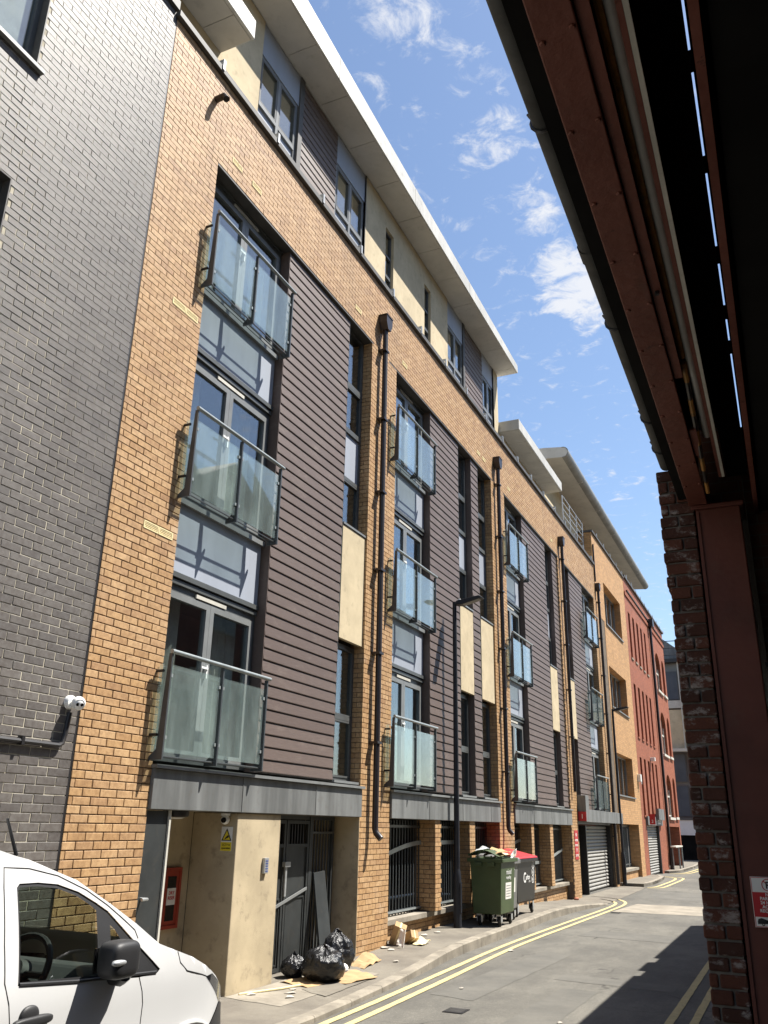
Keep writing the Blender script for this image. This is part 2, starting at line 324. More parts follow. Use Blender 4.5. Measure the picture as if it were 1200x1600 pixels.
def glassmat(name, tint, spec_extra=.0, diffuse=None, dfac=0., streak=False):
    m = M(name); m.t.nodes.remove(m.b)
    tr = m.n('ShaderNodeBsdfTransparent'); tr.inputs[0].default_value = (*tint, 1)
    gl = m.n('ShaderNodeBsdfGlossy'); gl.inputs['Roughness'].default_value = .02; gl.inputs['Color'].default_value = (.95, .97, 1, 1)
    lw = m.n('ShaderNodeLayerWeight'); lw.inputs[0].default_value = .5      # facing = 1 - |cos|, the same from both sides of a pane
    pw = m.n('ShaderNodeMath', operation='POWER'); m.l(lw.outputs['Facing'], pw.inputs[0]); pw.inputs[1].default_value = 4.2
    f = m.n('ShaderNodeMath', operation='MULTIPLY_ADD'); m.l(pw.outputs[0], f.inputs[0]); f.inputs[1].default_value = .9; f.inputs[2].default_value = .045+spec_extra; f.use_clamp = True
    base = tr.outputs[0]
    if diffuse:
        df = m.n('ShaderNodeBsdfDiffuse'); df.inputs[0].default_value = (*diffuse, 1); tl = m.n('ShaderNodeBsdfTranslucent'); tl.inputs[0].default_value = (*diffuse, 1)
        dm = m.n('ShaderNodeMixShader'); dm.inputs[0].default_value = .35; m.l(df.outputs[0], dm.inputs[1]); m.l(tl.outputs[0], dm.inputs[2])
        x = m.n('ShaderNodeMixShader'); m.l(tr.outputs[0], x.inputs[1]); m.l(dm.outputs[0], x.inputs[2])
        m.l(m.ramp(m.noise(1.6, 6, .7, (2.2, 2.2, .7)), .3, .75, dfac*.6, dfac*1.4), x.inputs[0]); base = x.outputs[0]
    y = m.n('ShaderNodeMixShader'); m.l(f.outputs[0], y.inputs[0]); m.l(base, y.inputs[1]); m.l(gl.outputs[0], y.inputs[2]); m.l(y.outputs[0], m.out.inputs[0])
    return m.m
MT['glass'] = glassmat('window_glass', (.84, .88, .87), .075)
MT['balcglass'] = glassmat('dirty_green_glass', (.92, .975, .96), .0, (.72, .86, .84), .135)
MT['carglass'] = glassmat('van_glass', (.64, .71, .66), .02)
MT['frost'] = glassmat('headlight_cover', (.8, .8, .82), .05)

# ------------------------------------------------------------------ brickwork laid brick by brick
class Bricks:
    def __init__(s, parent, mat, h=.075, ln=.225, jt=.010, rough=0.0015):
        s.p, s.m, s.h, s.ln, s.jt, s.r = parent, mat, h, ln, jt, rough; s.rec = []
    def lay(s, O, U, n, u0, u1, z0, z1, holes=(), shift=0, skew=0):
        """plane through O with horizontal direction U and outward normal n; u measured from O along U"""
        O, U, n = Vector(O), Vector(U), Vector(n); k0 = int(math.floor(z0/s.h + 1e-6))
        k = k0
        while k*s.h < z1 - .012:
            a, b = max(k*s.h, z0), min((k+1)*s.h - s.jt, z1)
            if b - a > .015:
                x = math.floor((u0 - shift)/s.ln)*s.ln + shift + (s.ln/2 if k % 2 else 0) - s.ln
                while x < u1:
                    p, q = max(x, u0), min(x + s.ln - s.jt, u1); x += s.ln
                    if q < u1 and u1 - q < .04: q = u1
                    if p > u0 and p - u0 < .04: p = u0
                    segs = [(p, q)] if q - p > .04 or (p <= u0 and q >= u1) else []
                    for (h0, h1, hz0, hz1) in holes:
                        if hz0 < (a+b)/2 < hz1:
                            ns = []
                            for (c, d) in segs:
                                if d <= h0 or c >= h1: ns.append((c, d)); continue
                                if c < h0 - .04: ns.append((c, h0))
                                if d > h1 + .04: ns.append((h1, d))
                            segs = ns
                    for (c, d) in segs: s.rec.append((O, U, n, c, d, a, b))
            k += 1
        return s
    def finish(s, most=300, name='brick', rest='brickwork'):
        def area(r):
            O, U, n, c, d, a, b = r
            q = [proj(O + U*x + Vector((0, 0, z))) for x, z in ((c, a), (d, a), (d, b), (c, b))]
            if None in q or not all(-5 < t[0] < 1205 and -5 < t[1] < 1605 for t in q): return 0
            if n.dot(EYE - O - U*c) <= 0: return 0
            return abs(sum(q[i][0]*q[(i+1) % 4][1] - q[(i+1) % 4][0]*q[i][1] for i in range(4)))/2
        s.rec.sort(key=area, reverse=True); cache = {}; o0 = ORG[s.p]; T = .035
        for i, (O, U, n, c, d, a, b) in enumerate(s.rec[:most]):
            key = (round(d-c, 3), round(b-a, 3), tuple(round(x, 2) for x in U), tuple(round(x, 2) for x in n))
            if key not in cache:
                l, h = key[0]/2, key[1]/2; e = .003
                me = bpy.data.meshes.new(name); vs = []
                for (x, z, t) in ((l, h, -T), (l, h, -e), (l-e, h-e, 0)):
                    vs += [U*sx*x + n*t + Vector((0, 0, sz*z)) for sx, sz in ((-1, -1), (1, -1), (1, 1), (-1, 1))]
                fs = [(8, 9, 10, 11)] + [(g*4+k, g*4+(k+1) % 4, g*4+4+(k+1) % 4, g*4+4+k) for g in (0, 1) for k in range(4)]
                me.from_pydata(vs, [], fs); me.materials.append(s.m)
                bm = bmesh.new(); bm.from_mesh(me); bmesh.ops.recalc_face_normals(bm, faces=bm.faces)
                if any(f.normal.dot(n) < -.9 for f in bm.faces): bmesh.ops.reverse_faces(bm, faces=bm.faces)
                bm.to_mesh(me); bm.free(); cache[key] = me
            o = bpy.data.objects.new(name, cache[key]); COL.objects.link(o); o.parent = s.p
            o.location = O + U*((c+d)/2) + Vector((0, 0, (a+b)/2)) + n*random.uniform(-s.r, s.r) - o0
        vs, fs = [], []
        for (O, U, n, c, d, a, b) in s.rec[most:]:
            j = random.uniform(-s.r, s.r); k = len(vs)
            for t in (-T, j):
                vs += [O + U*x + Vector((0, 0, z)) + n*t - o0 for x, z in ((c, a), (d, a), (d, b), (c, b))]
            fs += [(k+4, k+5, k+6, k+7)] + [(k+i, k+(i+1) % 4, k+4+(i+1) % 4, k+4+i) for i in range(4)]
        if fs:
            me = bpy.data.meshes.new(rest); me.from_pydata(vs, [], fs); me.materials.append(s.m)
            o = bpy.data.objects.new(rest, me); COL.objects.link(o); o.parent = s.p; ORG[o] = o0.copy(); o['kind'] = 'stuff'
FO, FU, FN = (-5.8, 0, 0), (0, 1, 0), (1, 0, 0)

# ================================================================== charcoal brick building (left)
dark = root('brick_building', (-5.8, 2, 0), 'charcoal grey brick building at the left edge, beside the orange flats', 'building')
bk = Bricks(dark, MT['dark'], jt=.0085, rough=.002)
bk.lay(FO, FU, FN, -1.0, 5.985, .0, 11.4, holes=[(-.9, 4.24, 8.70, 10.6), (-.9, 4.23, 5.9, 7.34)])
bk.finish()
w = MB()
for a in ((-6, -.9, .005, .5, 0, 11.4), (-.9, 4.23, .005, .5, 0, 5.9), (-.9, 4.235, .005, .5, 7.34, 8.70), (-.9, 4.24, .005, .5, 10.6, 11.4), (4.24, 5.975, .005, .5, 0, 11.4)): w.fb(*a)
w.build('wall', MT['palemortar'], dark)
MB().fb(-6, 5.98, -.05, .5, 11.405, 11.55).build('coping', MT['coping'], dark)
for (u1, z0, z1) in ((4.24, 8.70, 10.6), (4.23, 5.9, 7.34)):
    MB().fb(u1-.014, u1-.001, -.002, .099, z0, z1).fb(-.88, u1-.015, -.002, .099, z1-.014, z1-.001).build('reveal_lining', MT['coping'], dark)
    f = MB().fb(u1-.07, u1-.002, .10, .17, z0, z1).fb(-.88, u1-.072, .10, .17, z0, z0+.07).fb(-.88, u1-.072, .10, .17, z1-.07, z1).fb(1.5, 1.57, .10, .17, z0+.072, z1-.072).build('window', MT['frame'], dark)
    MB().fb(-.8, u1-.073, .13, .136, z0+.072, z1-.072).build('pane', MT['glass'], f)
    MB().fb(-.88, u1+.06, -.05, .10, z0-.045, z0-.003).build('sill', MT['framepale'], f)
    MB().fb(-.85, u1-.075, .165, .18, z0+.08, z1-.08).build('blind', MT['curtain'], f)
# conduit
MB().tube([P(-1, -.03, 2.43), P(5.78, -.03, 2.43), P(5.82, -.03, 2.45), P(5.84, -.03, 2.52), P(5.86, -.03, 2.72)], .022, 8).build('conduit', MT['black'], dark, smooth=True)
for u in (4.4, 5.35): MB().fb(u, u+.03, -.055, 0, 2.40, 2.47).build('conduit_clip', MT['black'], dark)

# ================================================================== orange brick flats
flats = root('apartment_building', (-5.8, 18, 0), 'orange brick apartment building with dark plank bays, glass balconies and a white overhanging roof', 'building')
HEAD, TOP = 9.96, 11.33
PIER = [(6.02, 7.10), (11.87, 12.94), (18.76, 19.86), (25.60, 26.48)]      # full height brick piers
bk = Bricks(flats, MT['orange'])
for i, (a, b) in enumerate(PIER): bk.lay(FO, FU, FN, a, b, 0, HEAD)
bk.lay(FO, FU, FN, 31.25, 32.0, 2.4, HEAD); bk.lay(FO, FU, FN, 32.1, 32.75, 0, 2.0)
bk.lay(FO, FU, FN, 6.02, 31.58, HEAD, TOP)
# reveals that face back down the street
for (u, z0, z1, dd) in ((11.87, 2.36, HEAD, .24), (18.76, 2.36, HEAD, .24), (25.60, 2.36, HEAD, .24), (31.25, 2.42, HEAD, .24), (18.76, .45, 1.93, .36), (25.60, .45, 1.93, .36), (14.93, .47, 1.93, .36), (16.78, .47, 1.93, .36), (21.31, .47, 1.93, .36), (23.10, .47, 1.93, .36)):
    bk.lay((-5.8, u, 0), (-1, 0, 0), (0, -1, 0), .038, dd, z0, z1)
for a, b in ((14.93, 15.22), (16.78, 17.10), (21.31, 21.53), (23.10, 23.42)): bk.lay(FO, FU, FN, a, b, .47, 1.935)
for a, b in ((12.95, 18.75), (19.87, 25.59)): bk.lay((-6.0, 0, 0), FU, FN, a, b, .0, .37)
bk.finish()
w = MB()
for (a, b) in PIER: w.fb(a+.011, b-.006, .010, .6, 0, HEAD-.002)
w.fb(31.261, 33.2, .010, .6, 2.4, HEAD-.002).fb(32.11, 32.74, .010, .6, 0, 2.395).fb(6.02, 31.58, .010, .45, HEAD+.001, TOP)
for a, b in ((14.93, 15.22), (16.78, 17.10), (21.31, 21.53), (23.10, 23.42)): w.fb(a+.010, b-.008, .010, .4, .46, 1.936)
for a, b in ((12.945, 18.755), (19.865, 25.595)): w.fb(a, b, .211, .5, 0, .368)
w.build('wall', MT['mortar'], flats)
MB().fb(5.988, 6.018, .006, .1, 0, TOP).build('movement_joint', MT['black'], flats)
MB().fb(5.99, 31.62, -.06, .46, TOP+.003, TOP+.09).build('coping', MT['coping'], flats)
MB().fb(6.05, 31.6, -.02, .40, TOP+.093, TOP+.12).build('coping_cap', MT['galv'], flats)
u = 6.9
while u < 31.4:
    MB().fb(u, u+.05, -.075, -.055, TOP+.03, TOP+.20).fb(u, u+.05, -.055, .04, TOP+.165, TOP+.20).build('coping_bracket', MT['galv'], flats); u += 1.42
# rooms behind the glass, closed off with a rear wall, floors and ceilings
r = MB()
for a, b in ((7.1, 11.86), (12.95, 18.75), (19.87, 25.59), (26.49, 31.24)):
    r.fb(a, b, 2.6, 2.65, 2.0, HEAD).fb(a, b, .60, 2.6, 4.9, 5.0).fb(a, b, .60, 2.6, 7.7, 7.8).fb(a, b, .62, 2.6, 2.1, 2.2).fb(a-.02, a, .60, 2.6, 2.2, HEAD).fb(b, b+.02, .60, 2.6, 2.2, HEAD).fb(a, b, .46, 2.6, HEAD-.1, HEAD-.004)
r.build('room_shell', MT['room'], flats)

def frame_rect(mb, u0, u1, z0, z1, d0, d1, t):
    return mb.fb(u0, u0+t, d0, d1, z0, z1).fb(u1-t, u1, d0, d1, z0, z1).fb(u0+t, u1-t, d0, d1, z0, z0+t).fb(u0+t, u1-t, d0, d1, z1-t, z1)
def curtain(u0, u1, z0, z1, d, parent, mat='curtain', wave=.025):
    n = max(6, int((u1-u0)/.03)); mb = MB()
    vs = [P(u0+(u1-u0)*i/n, d+wave*math.sin(i*1.9)+.008*math.sin(i*.7), z) for z in (z0, z1) for i in range(n+1)]
    mb.add(vs, [(i, i+1, n+2+i, n+1+i) for i in range(n)]); mb.build('curtain', MT[mat], parent, smooth=True)
def french_window(u0, u1, z0, z1, state='', blind=True):
    """outer frame with two glazed leaves, a handle and a trickle vent"""
    d = .19; f = frame_rect(MB(), u0, u1, z0, z1, d, d+.07, .055)
    f.fb(u0+.055, u1-.055, d, d+.07, z1-.13, z1-.055).fb(u0, u1, d-.03, d, z1-.05, z1)
    w = f.build('french_window', MT['frame'], flats)
    um = (u0+u1)/2; zl0, zl1 = z0+.058, z1-.133
    MB().fb(um-.30, um+.30, d-.022, d-.002, z1-.118, z1-.075).build('trickle_vent', MT['offwhite'], w)
    for a, b in ((u0+.058, um-.002), (um+.002, u1-.058)):
        lf = frame_rect(MB(), a, b, zl0, zl1, d-.012, d+.06, .075)
        MB_ = lf.build('door_leaf', MT['framepale'], w)
        g = MB().fb(a+.076, b-.076, d+.02, d+.026, zl0+.076, zl1-.076)
        g.build('pane', MT['glass'], w)
    MB().fb(um-.025, um+.0, d-.05, d-.013, z0+.95, z0+1.10).fb(um-.13, um-.005, d-.06, d-.045, z0+1.05, z0+1.075).build('handle', MT['whitepl'], w)
    if blind:
        wd = (u1-u0)
        curtain(u0+.08, u0+.08+wd*random.uniform(.22, .40), z0+.05, z1-.1, d+.22, w)
        curtain(u1-.08-wd*random.uniform(.18, .36), u1-.08, z0+.05, z1-.1, d+.24, w)
    return w
def spandrel(u0, u1, z0, z1):
    s_ = MB().fb(u0, u1, .17, .24, z0+.05, z1-.05).build('spandrel_panel', MT['spandrel'], flats)
    MB().fb(u0, u1, .12, .25, z1-.048, z1+.012).build('sill', MT['framepale'], s_)
    MB().fb(u0, u1, .14, .25, z0-.01, z0+.048).build('head_trim', MT['frame'], s_)
def balcony(u0, u1, z0, ht=1.08):
    """clip-on glass balcony: tapered posts with feet, handrail, two panes and a return pane"""
    X = -.15
    um = (u0+u1)/2
    b = MB().tube([P(u0-.02, X-.012, z0+ht), P(u1+.05, X-.012, z0+ht)], .024, 10).build('balcony', MT['rail'], flats, smooth=True)
    for u in (u0, um, u1):
        p = MB().prism([(-5.8-X+.012, z0), (-5.8-X+.012, z0+ht-.02), (-5.8-X-.030, z0+ht-.02), (-5.8-X-.075, z0+.09), (-5.8-.0, z0+.02), (-5.8-.0, z0-.03)][::-1] if False else
                       [(-5.65+.012, z0), (-5.65+.012, z0+ht-.02), (-5.65-.028, z0+ht-.02), (-5.65-.07, z0+.10), (-5.65-.35*0-.15, z0+.035), (-5.65-.15, z0-.005)], 'y', u-.011, u+.011)
        p.build('post', MT['post'], b)
    for k in (0, 1):
        MB().tube([P(u0, X+.03+.07*k, z0+.035), P(u1, X+.03+.07*k, z0+.035)], .009, 6).build('bottom_rail', MT['post'], b, smooth=True)
    for a, c in ((u0+.035, um-.03), (um+.03, u1-.035)):
        MB().fb(a, c, X+.012, X+.024, z0+.075, z0+ht-.13).build('glass_pane', MT['balcglass'], b)
        for uu in (a-.01, c-.02):
            for zz in (z0+.2, z0+ht-.26): MB().fb(uu, uu+.03, X+.002, X+.034, zz, zz+.035).build('pane_clamp', MT['rail'], b)
    MB().fb(u0-.006, u0+.006, X+.09, -.012, z0+.075, z0+ht-.13).build('return_pane', MT['balcglass'], b)
    for zz in (z0+.24, z0+ht-.2): MB().tube([P(u0-.03, X+.06, zz), P(u0-.03, -.002, zz)], .016, 8).build('wall_clamp', MT['black'], b)
LV = [2.40, 5.21, 7.98]
WINS = [(2.42, 4.37), (5.33, 7.24), (8.15, 9.95)]
def french_column(u0, u1, bal=True, off=0):
    for i, (a, b) in enumerate(WINS):
        french_window(u0, u1, a, b)
        if bal: balcony(u0-.06-off, u1-.14-off*.2, LV[i])
    spandrel(u0, u1, 4.40, 5.30); spandrel(u0, u1, 7.27, 8.12)
PL = []      # planks collected, the nearest 300 become parts of their own
def cladding(u0, u1, z0=2.40, z1=9.93, d=.045, pitch=.1503, side=True, parent=None):
    MB().fb(u0+.004, u1-.004, d+.03, d+.16, z0, z1).build('cladding_frame', MT['coping'], flats)
    if side:
        MB().fb(u0-.012, u0, d-.004, .20, z0, z1+.02).build('edge_trim', MT['plank'], flats)
        MB().fb(u1, u1+.012, d-.004, .20, z0, z1+.02).build('edge_trim', MT['frame'], flats)
    n = int(round((z1-z0)/pitch))
    for i in range(n): PL.append((u0, u1, z0+i*(z1-z0)/n, (z1-z0)/n, d))
def slim_window(u0, u1, z0, z1, transoms, blind=False, panel=None):
    d = .17; f = frame_rect(MB(), u0, u1, z0, z1, d, d+.07, .05)
    for t in transoms: f.fb(u0+.05, u1-.05, d-.012, d+.07, t-.03, t+.03)
    w = f.build('slim_window', MT['frame'], flats)
    lv = [z0+.05] + [q for t in transoms for q in (t-.03, t+.03)] + [z1-.05]
    for i in range(0, len(lv), 2):
        a, b = lv[i], lv[i+1]
        if panel and panel[0] < (a+b)/2 < panel[1]:
            MB().fb(u0+.051, u1-.051, d+.02, d+.05, a+.001, b-.001).build('infill_panel', MT['spandrel'], w)
        else:
            MB().fb(u0+.051, u1-.051, d+.025, d+.031, a+.001, b-.001).build('pane', MT['glass'], w)
            fr2 = frame_rect(MB(), u0+.052, u1-.052, a+.002, b-.002, d-.01, d+.024, .028); fr2.build('sash', MT['frame'], w)
    MB().fb(u0-.01, u1+.005, .02, d, z0-.035, z0-.002).build('sill', MT['framepale'], w)
    if blind: curtain(u0+.05, u1-.05, z0+.05, z1-.05, d+.25, w)
def slim_column(u0, u1):
    slim_window(u0, u1, 6.28, 9.95, (7.13, 7.99, 8.84), panel=(7.2, 7.95))
    MB().fb(u0-.005, u1+.005, .035, .10, 4.45, 6.235).build('render_panel', MT['cream'], flats)
    MB().fb(u0-.002, u1+.002, .032, .034, 5.29, 5.297).build('panel_joint', MT['mortar'], flats) if False else None
    slim_window(u0, u1, 2.42, 4.42, (3.32,), blind=random.random() < .5)
def band(u0, u1):
    b = MB().fb(u0, u1, -.035, .30, 1.935, 2.325).build('band', MT['band'], flats, bevel=.006)
    MB().fb(u0-.02, u1+.02, -.075, .30, 2.328, 2.362).build('band_capping', MT['framepale'], b)
    u = u0 + 1.6
    while u < u1-.5: MB().fb(u, u+.012, -.041, -.036, 1.937, 2.323).build('seam', MT['band'], b); u += 1.75
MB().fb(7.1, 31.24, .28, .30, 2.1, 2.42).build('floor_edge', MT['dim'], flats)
# bay 1 .. 4 upper floors
french_column(7.10, 9.03); cladding(9.06, 11.05); slim_column(11.08, 11.86)
french_column(12.95, 14.74, off=.16); cladding(14.78, 16.46); slim_column(16.49, 17.30); cladding(17.34, 17.82); slim_column(17.86, 18.75)
french_column(19.87, 21.58, off=.10); cladding(21.62, 24.12); slim_column(24.15, 24.95); cladding(24.99, 25.57)
slim_column(26.49, 27.24); cladding(27.28, 29.30)
for i, (a, b) in enumerate(WINS):
    french_window(29.34, 31.24, a, b); balcony(28.95, 30.85, LV[i])
spandrel(29.34, 31.24, 4.40, 5.30); spandrel(29.34, 31.24, 7.27, 8.12)
for a, b in ((7.105, 11.868), (12.952, 18.752), (19.872, 25.595)): band(a, b)
MB().fb(7.105, 31.24, .0, .46, HEAD-.03, HEAD-.003).build('lintel', MT['coping'], flats)
# air bricks
def airbrick(u, z, n=1, w=.235):
    for k in range(n):
        a = u + k*(w+.008); f = frame_rect(MB(), a, a+w, z, z+.085, -.006, .02, .014).build('airbrick', MT['vent'], flats)
        MB().fb(a+.014, a+w-.014, .008, .012, z+.014, z+.071).build('grille_back', MT['black'], f)
        for j in range(3): MB().fb(a+.014, a+w-.014, -.003, .012, z+.022+.018*j, z+.031+.018*j).build('louvre', MT['vent'], f)
for u, z, n in ((6.54, 4.70, 2), (6.56, 7.46, 2), (7.39, 10.22, 1), (7.88, 10.22, 1), (11.15, 10.22, 1), (13.2, 10.22, 1), (17.7, 10.22, 1), (18.1, 10.22, 1), (20.2, 10.22, 1), (24.8, 10.22, 1)): airbrick(u, z, n)
MB().tube([P(6.92, .02, 10.86), P(6.92, -.13, 10.87), P(6.92, -.17, 10.80)], .045, 10).build('overflow_pipe', MT['pipe'], flats, smooth=True)

# ---- ground floor
# entrance bay: alcove, rendered pillar, metal gate
e = MB().fb(8.70, 9.655, .0, .62, .0, 1.932).build('entrance_pillar', MT['beige'], flats, bevel=.012)
MB().fb(7.10, 8.70, .62, .72, 0, 1.95).build('entrance_wall', MT['beige'], flats); MB().fb(11.862, 11.872, .0, .9, 0, 1.932).build('entrance_wall', MT['beige'], flats); MB().fb(7.10, 7.14, .3, .62, 0, 1.95).build('entrance_wall', MT['beige'], flats)
MB().fb(7.10, 11.87, .30, .9, 1.936, 1.99).build('entrance_ceiling', MT['beige'], flats)
MB().fb(7.106, 7.13, .02, .08, 0, 1.93).fb(7.13, 7.47, .03, .07, .06, 1.925).build('door_panel', MT['gate'], flats)
MB().fb(7.472, 7.50, .01, .08, .06, 1.93).build('door_edge', MT['offwhite'], flats)
MB().tube([P(7.18, .03, 1.12), P(7.18, -.05, 1.12), P(7.10, -.05, 1.12)], .014, 8).build('door_handle', MT['galv'], flats, smooth=True)
g = MB().fb(9.655, 9.70, .30, .36, .06, 1.93).fb(10.93, 11.02, .29, .37, .06, 1.93).fb(11.60, 11.66, .30, .36, .06, 1.93).fb(9.70, 11.60, .30, .36, 1.88, 1.93).build('metal_gate', MT['gate'], flats)
for a, b in ((9.705, 10.30), (10.32, 10.925)):
    MB().fb(a, b, .315, .335, .10, 1.56).build('gate_sheet', MT['gate'], g)
    frame_rect(MB(), a, b, .09, 1.87, .295, .315, .045).fb(a+.045, b-.045, .297, .314, 1.535, 1.575).build('gate_frame', MT['gate'], g)
    frame_rect(MB(), a+.07, b-.07, .16, .93, .303, .315, .018).build('gate_panel', MT['gate'], g)
    u = a+.09
    while u < b-.05: MB().fb(u, u+.016, .315, .331, 1.576, 1.82).build('bar', MT['black'], g); u += .075
MB().add([P(9.705, .285, .72), P(9.705, .285, .755), P(10.9, .285, 1.035), P(10.9, .285, 1.0), P(9.705, .30, .72), P(9.705, .30, .755), P(10.9, .30, 1.035), P(10.9, .30, 1.0)],
         [(0, 3, 2, 1), (1, 2, 6, 5), (0, 1, 5, 4), (3, 7, 6, 2), (0, 4, 7, 3)]).build('gate_brace', MT['framepale'], g)
MB().fb(10.29, 10.33, .27, .295, .95, 1.34).fb(10.24, 10.38, .25, .295, 1.30, 1.36).build('gate_lock', MT['galv'], g)
u = 11.06
while u < 11.6: MB().fb(u, u+.018, .33, .348, .08, 1.88).build('bar', MT['frame'], g); u += .085
MB().fb(11.02, 11.60, .30, .345, 1.70, 1.73).build('gate_rail', MT['frame'], g)
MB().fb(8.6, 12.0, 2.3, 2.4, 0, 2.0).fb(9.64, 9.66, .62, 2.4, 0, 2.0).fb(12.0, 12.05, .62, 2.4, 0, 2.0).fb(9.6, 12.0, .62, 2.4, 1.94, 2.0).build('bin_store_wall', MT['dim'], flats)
# plinths, railings
def railing(u0, u1, arc):
    d = .30; r_ = MB().fb(u0, u1, d-.02, d+.02, .50, .54).build('railing', MT['post'], flats); MB().fb(u0, u1, d-.02, d+.02, .41, .44).build('foot_rail', MT['post'], r_); MB().fb(u0, u1, d-.015, d+.015, 1.80, 1.84).build('top_rail', MT['post'], r_)
    n = int((u1-u0)/.125)
    for i in range(n+1):
        u = u0+.04+(u1-u0-.08)*i/n; MB().fb(u-.009, u+.009, d-.009, d+.009, .36, 1.92).build('bar', MT['post'], r_)
    pts = [(u0+(u1-u0)*t/10, arc(t/10)) for t in range(11)]; mb = MB()
    for (a, za), (b, zb) in zip(pts, pts[1:]):
        mb.add([P(a, d-.03, za-.035), P(b, d-.03, zb-.035), P(b, d-.03, zb+.035), P(a, d-.03, za+.035), P(a, d-.021, za-.035), P(b, d-.021, zb-.035), P(b, d-.021, zb+.035), P(a, d-.021, za+.035)],
               [(0, 1, 2, 3), (3, 2, 6, 7), (0, 4, 5, 1)])
    mb.build('decorative_rail', MT['rail'], r_)
    MB().fb(u0, u1, d-.028, d-.021, .505, .535).build('bottom_rail', MT['rail'], r_)
up = lambda t: 1.30 + .26*math.sin(t*1.45); flat = lambda t: 1.55; down = lambda t: 1.22 + .25*(1-t)**1.5; rise = lambda t: 1.02+.34*t
for a, b, f in ((13.0, 14.93, up), (15.24, 16.78, flat), (17.12, 18.75, down), (19.9, 21.31, up), (21.55, 23.10, lambda t: 1.02), (23.44, 25.59, lambda t: 1.0+.30*t)): railing(a, b, f)
for a, b in ((12.945, 14.9), (14.905, 16.8), (16.805, 18.755), (19.87, 21.8), (21.805, 23.7), (23.705, 25.55)):
    MB().fb(a, b, .12, .44, .370, .455).build('plinth_coping', MT['concrete'], flats, bevel=.008)
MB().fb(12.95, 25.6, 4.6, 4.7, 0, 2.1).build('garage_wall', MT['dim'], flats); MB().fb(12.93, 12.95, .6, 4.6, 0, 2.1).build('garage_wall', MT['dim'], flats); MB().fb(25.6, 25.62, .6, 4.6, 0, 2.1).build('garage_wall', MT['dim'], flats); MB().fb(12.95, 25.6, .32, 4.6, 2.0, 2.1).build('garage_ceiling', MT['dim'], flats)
# roller shutter 1
s1 = MB().fb(26.46, 32.12, .09, .4, 1.98, 2.36).fb(26.485, 27.70, .26, .32, 0, 1.97).build('shutter_surround', MT['black'], flats)
sh = MB().fb(27.705, 27.80, .05, .32, .0, 1.95).fb(32.02, 32.10, .12, .32, .0, 1.95).fb(27.8, 32.02, .30, .32, 0, 1.95).build('roller_shutter', MT['black'], flats)
z = .02
while z < 1.93:
    MB().prism([(-6.085, z+.022), (-6.062, z+.024), (-6.045, z+.050), (-6.050, z+.078), (-6.070, z+.104), (-6.085, z+.106)], 'y', 27.81, 32.01).build('shutter_slat', MT['shutter'], sh); z += .107
bx = MB().fb(26.62, 33.3, -.14, .09, 2.04, 2.40).fb(26.55, 27.0, -.24, .0, 2.04, 2.78).build('shutter_box', MT['band'], flats, bevel=.006)
MB().fb(26.62, 27.0, -.26, -.242, 2.0, 2.0+.01).build('box_trim', MT['band'], bx) if False else None
# downpipes
def downpipe(u, z0, z1, r=.048, shoe=True, hop=True):
    d = -.09
    p = MB().tube([P(u, d, z1-.15), P(u, d, z0+.12)] + ([P(u, d-.02, z0+.06), P(u, d-.10, z0-.02)] if shoe else [P(u, d, z0)]), r, 12).build('downpipe', MT['pipe'], flats, smooth=True)
    if hop: MB().prism([(u-.06, z1-.16), (u+.06, z1-.16), (u+.125, z1-.02), (u+.125, z1+.11), (u-.125, z1+.11), (u-.125, z1-.02)], 'x', -5.8+.012, -5.8+.17).fb(u-.135, u+.135, -.18, 0, z1+.111, z1+.13).build('hopper', MT['pipe'], p)
    z = z1-.6
    while z > z0+.3: MB().fb(u-.10, u+.06, -.15, -.001, z-.018, z+.018).build('pipe_clip', MT['pipe'], p); z -= 1.38
downpipe(12.22, 1.66, 10.52); downpipe(19.10, 1.72, 10.5); downpipe(25.93, 2.85, 10.52, shoe=False); downpipe(31.80, .1, 10.5, shoe=False)
MB().tube([P(12.42, -.012, 10.2), P(12.42, -.012, 4), P(12.46, -.012, 2.6), P(12.40, -.012, 1.9)], .010, 6).build('cable', MT['black'], flats)
MB().tube([P(31.72, -.03, 12.2), P(31.72, -.03, 10.7)], .03, 8).build('waste_pipe', MT['pipe'], flats)

# ---- penthouse storey and roofs
XP = .6
pw = MB()
wins = [(8.66, 9.88), (11.36, 12.58), (17.38, 18.54), (20.20, 21.16)]; slots = [(13.60, 14.02), (15.82, 16.22)]; clads = [(10.02, 11.33), (18.72, 20.16)]
cuts = sorted(wins + slots + [(9.88, 11.36), (18.54, 20.20)]); u = 2.0
for a, b in cuts:
    if a - u > .02: MB().fb(u, a, XP, XP+.3, 11.2, 14.48).build('penthouse_wall', MT['cream'], flats)
    u = b
MB().fb(u, 21.60, XP, XP+.3, 11.2, 14.48).fb(21.30, 21.6, XP+.3, 8, 11.2, 14.48).build('penthouse_wall', MT['cream'], flats)
for a, b in slots: MB().fb(a, b, XP+.002, XP+.3, 13.95, 14.48).build('penthouse_wall', MT['cream'], flats); MB().fb(a, b, XP+.002, XP+.3, 11.2, 11.9).build('penthouse_wall', MT['cream'], flats)
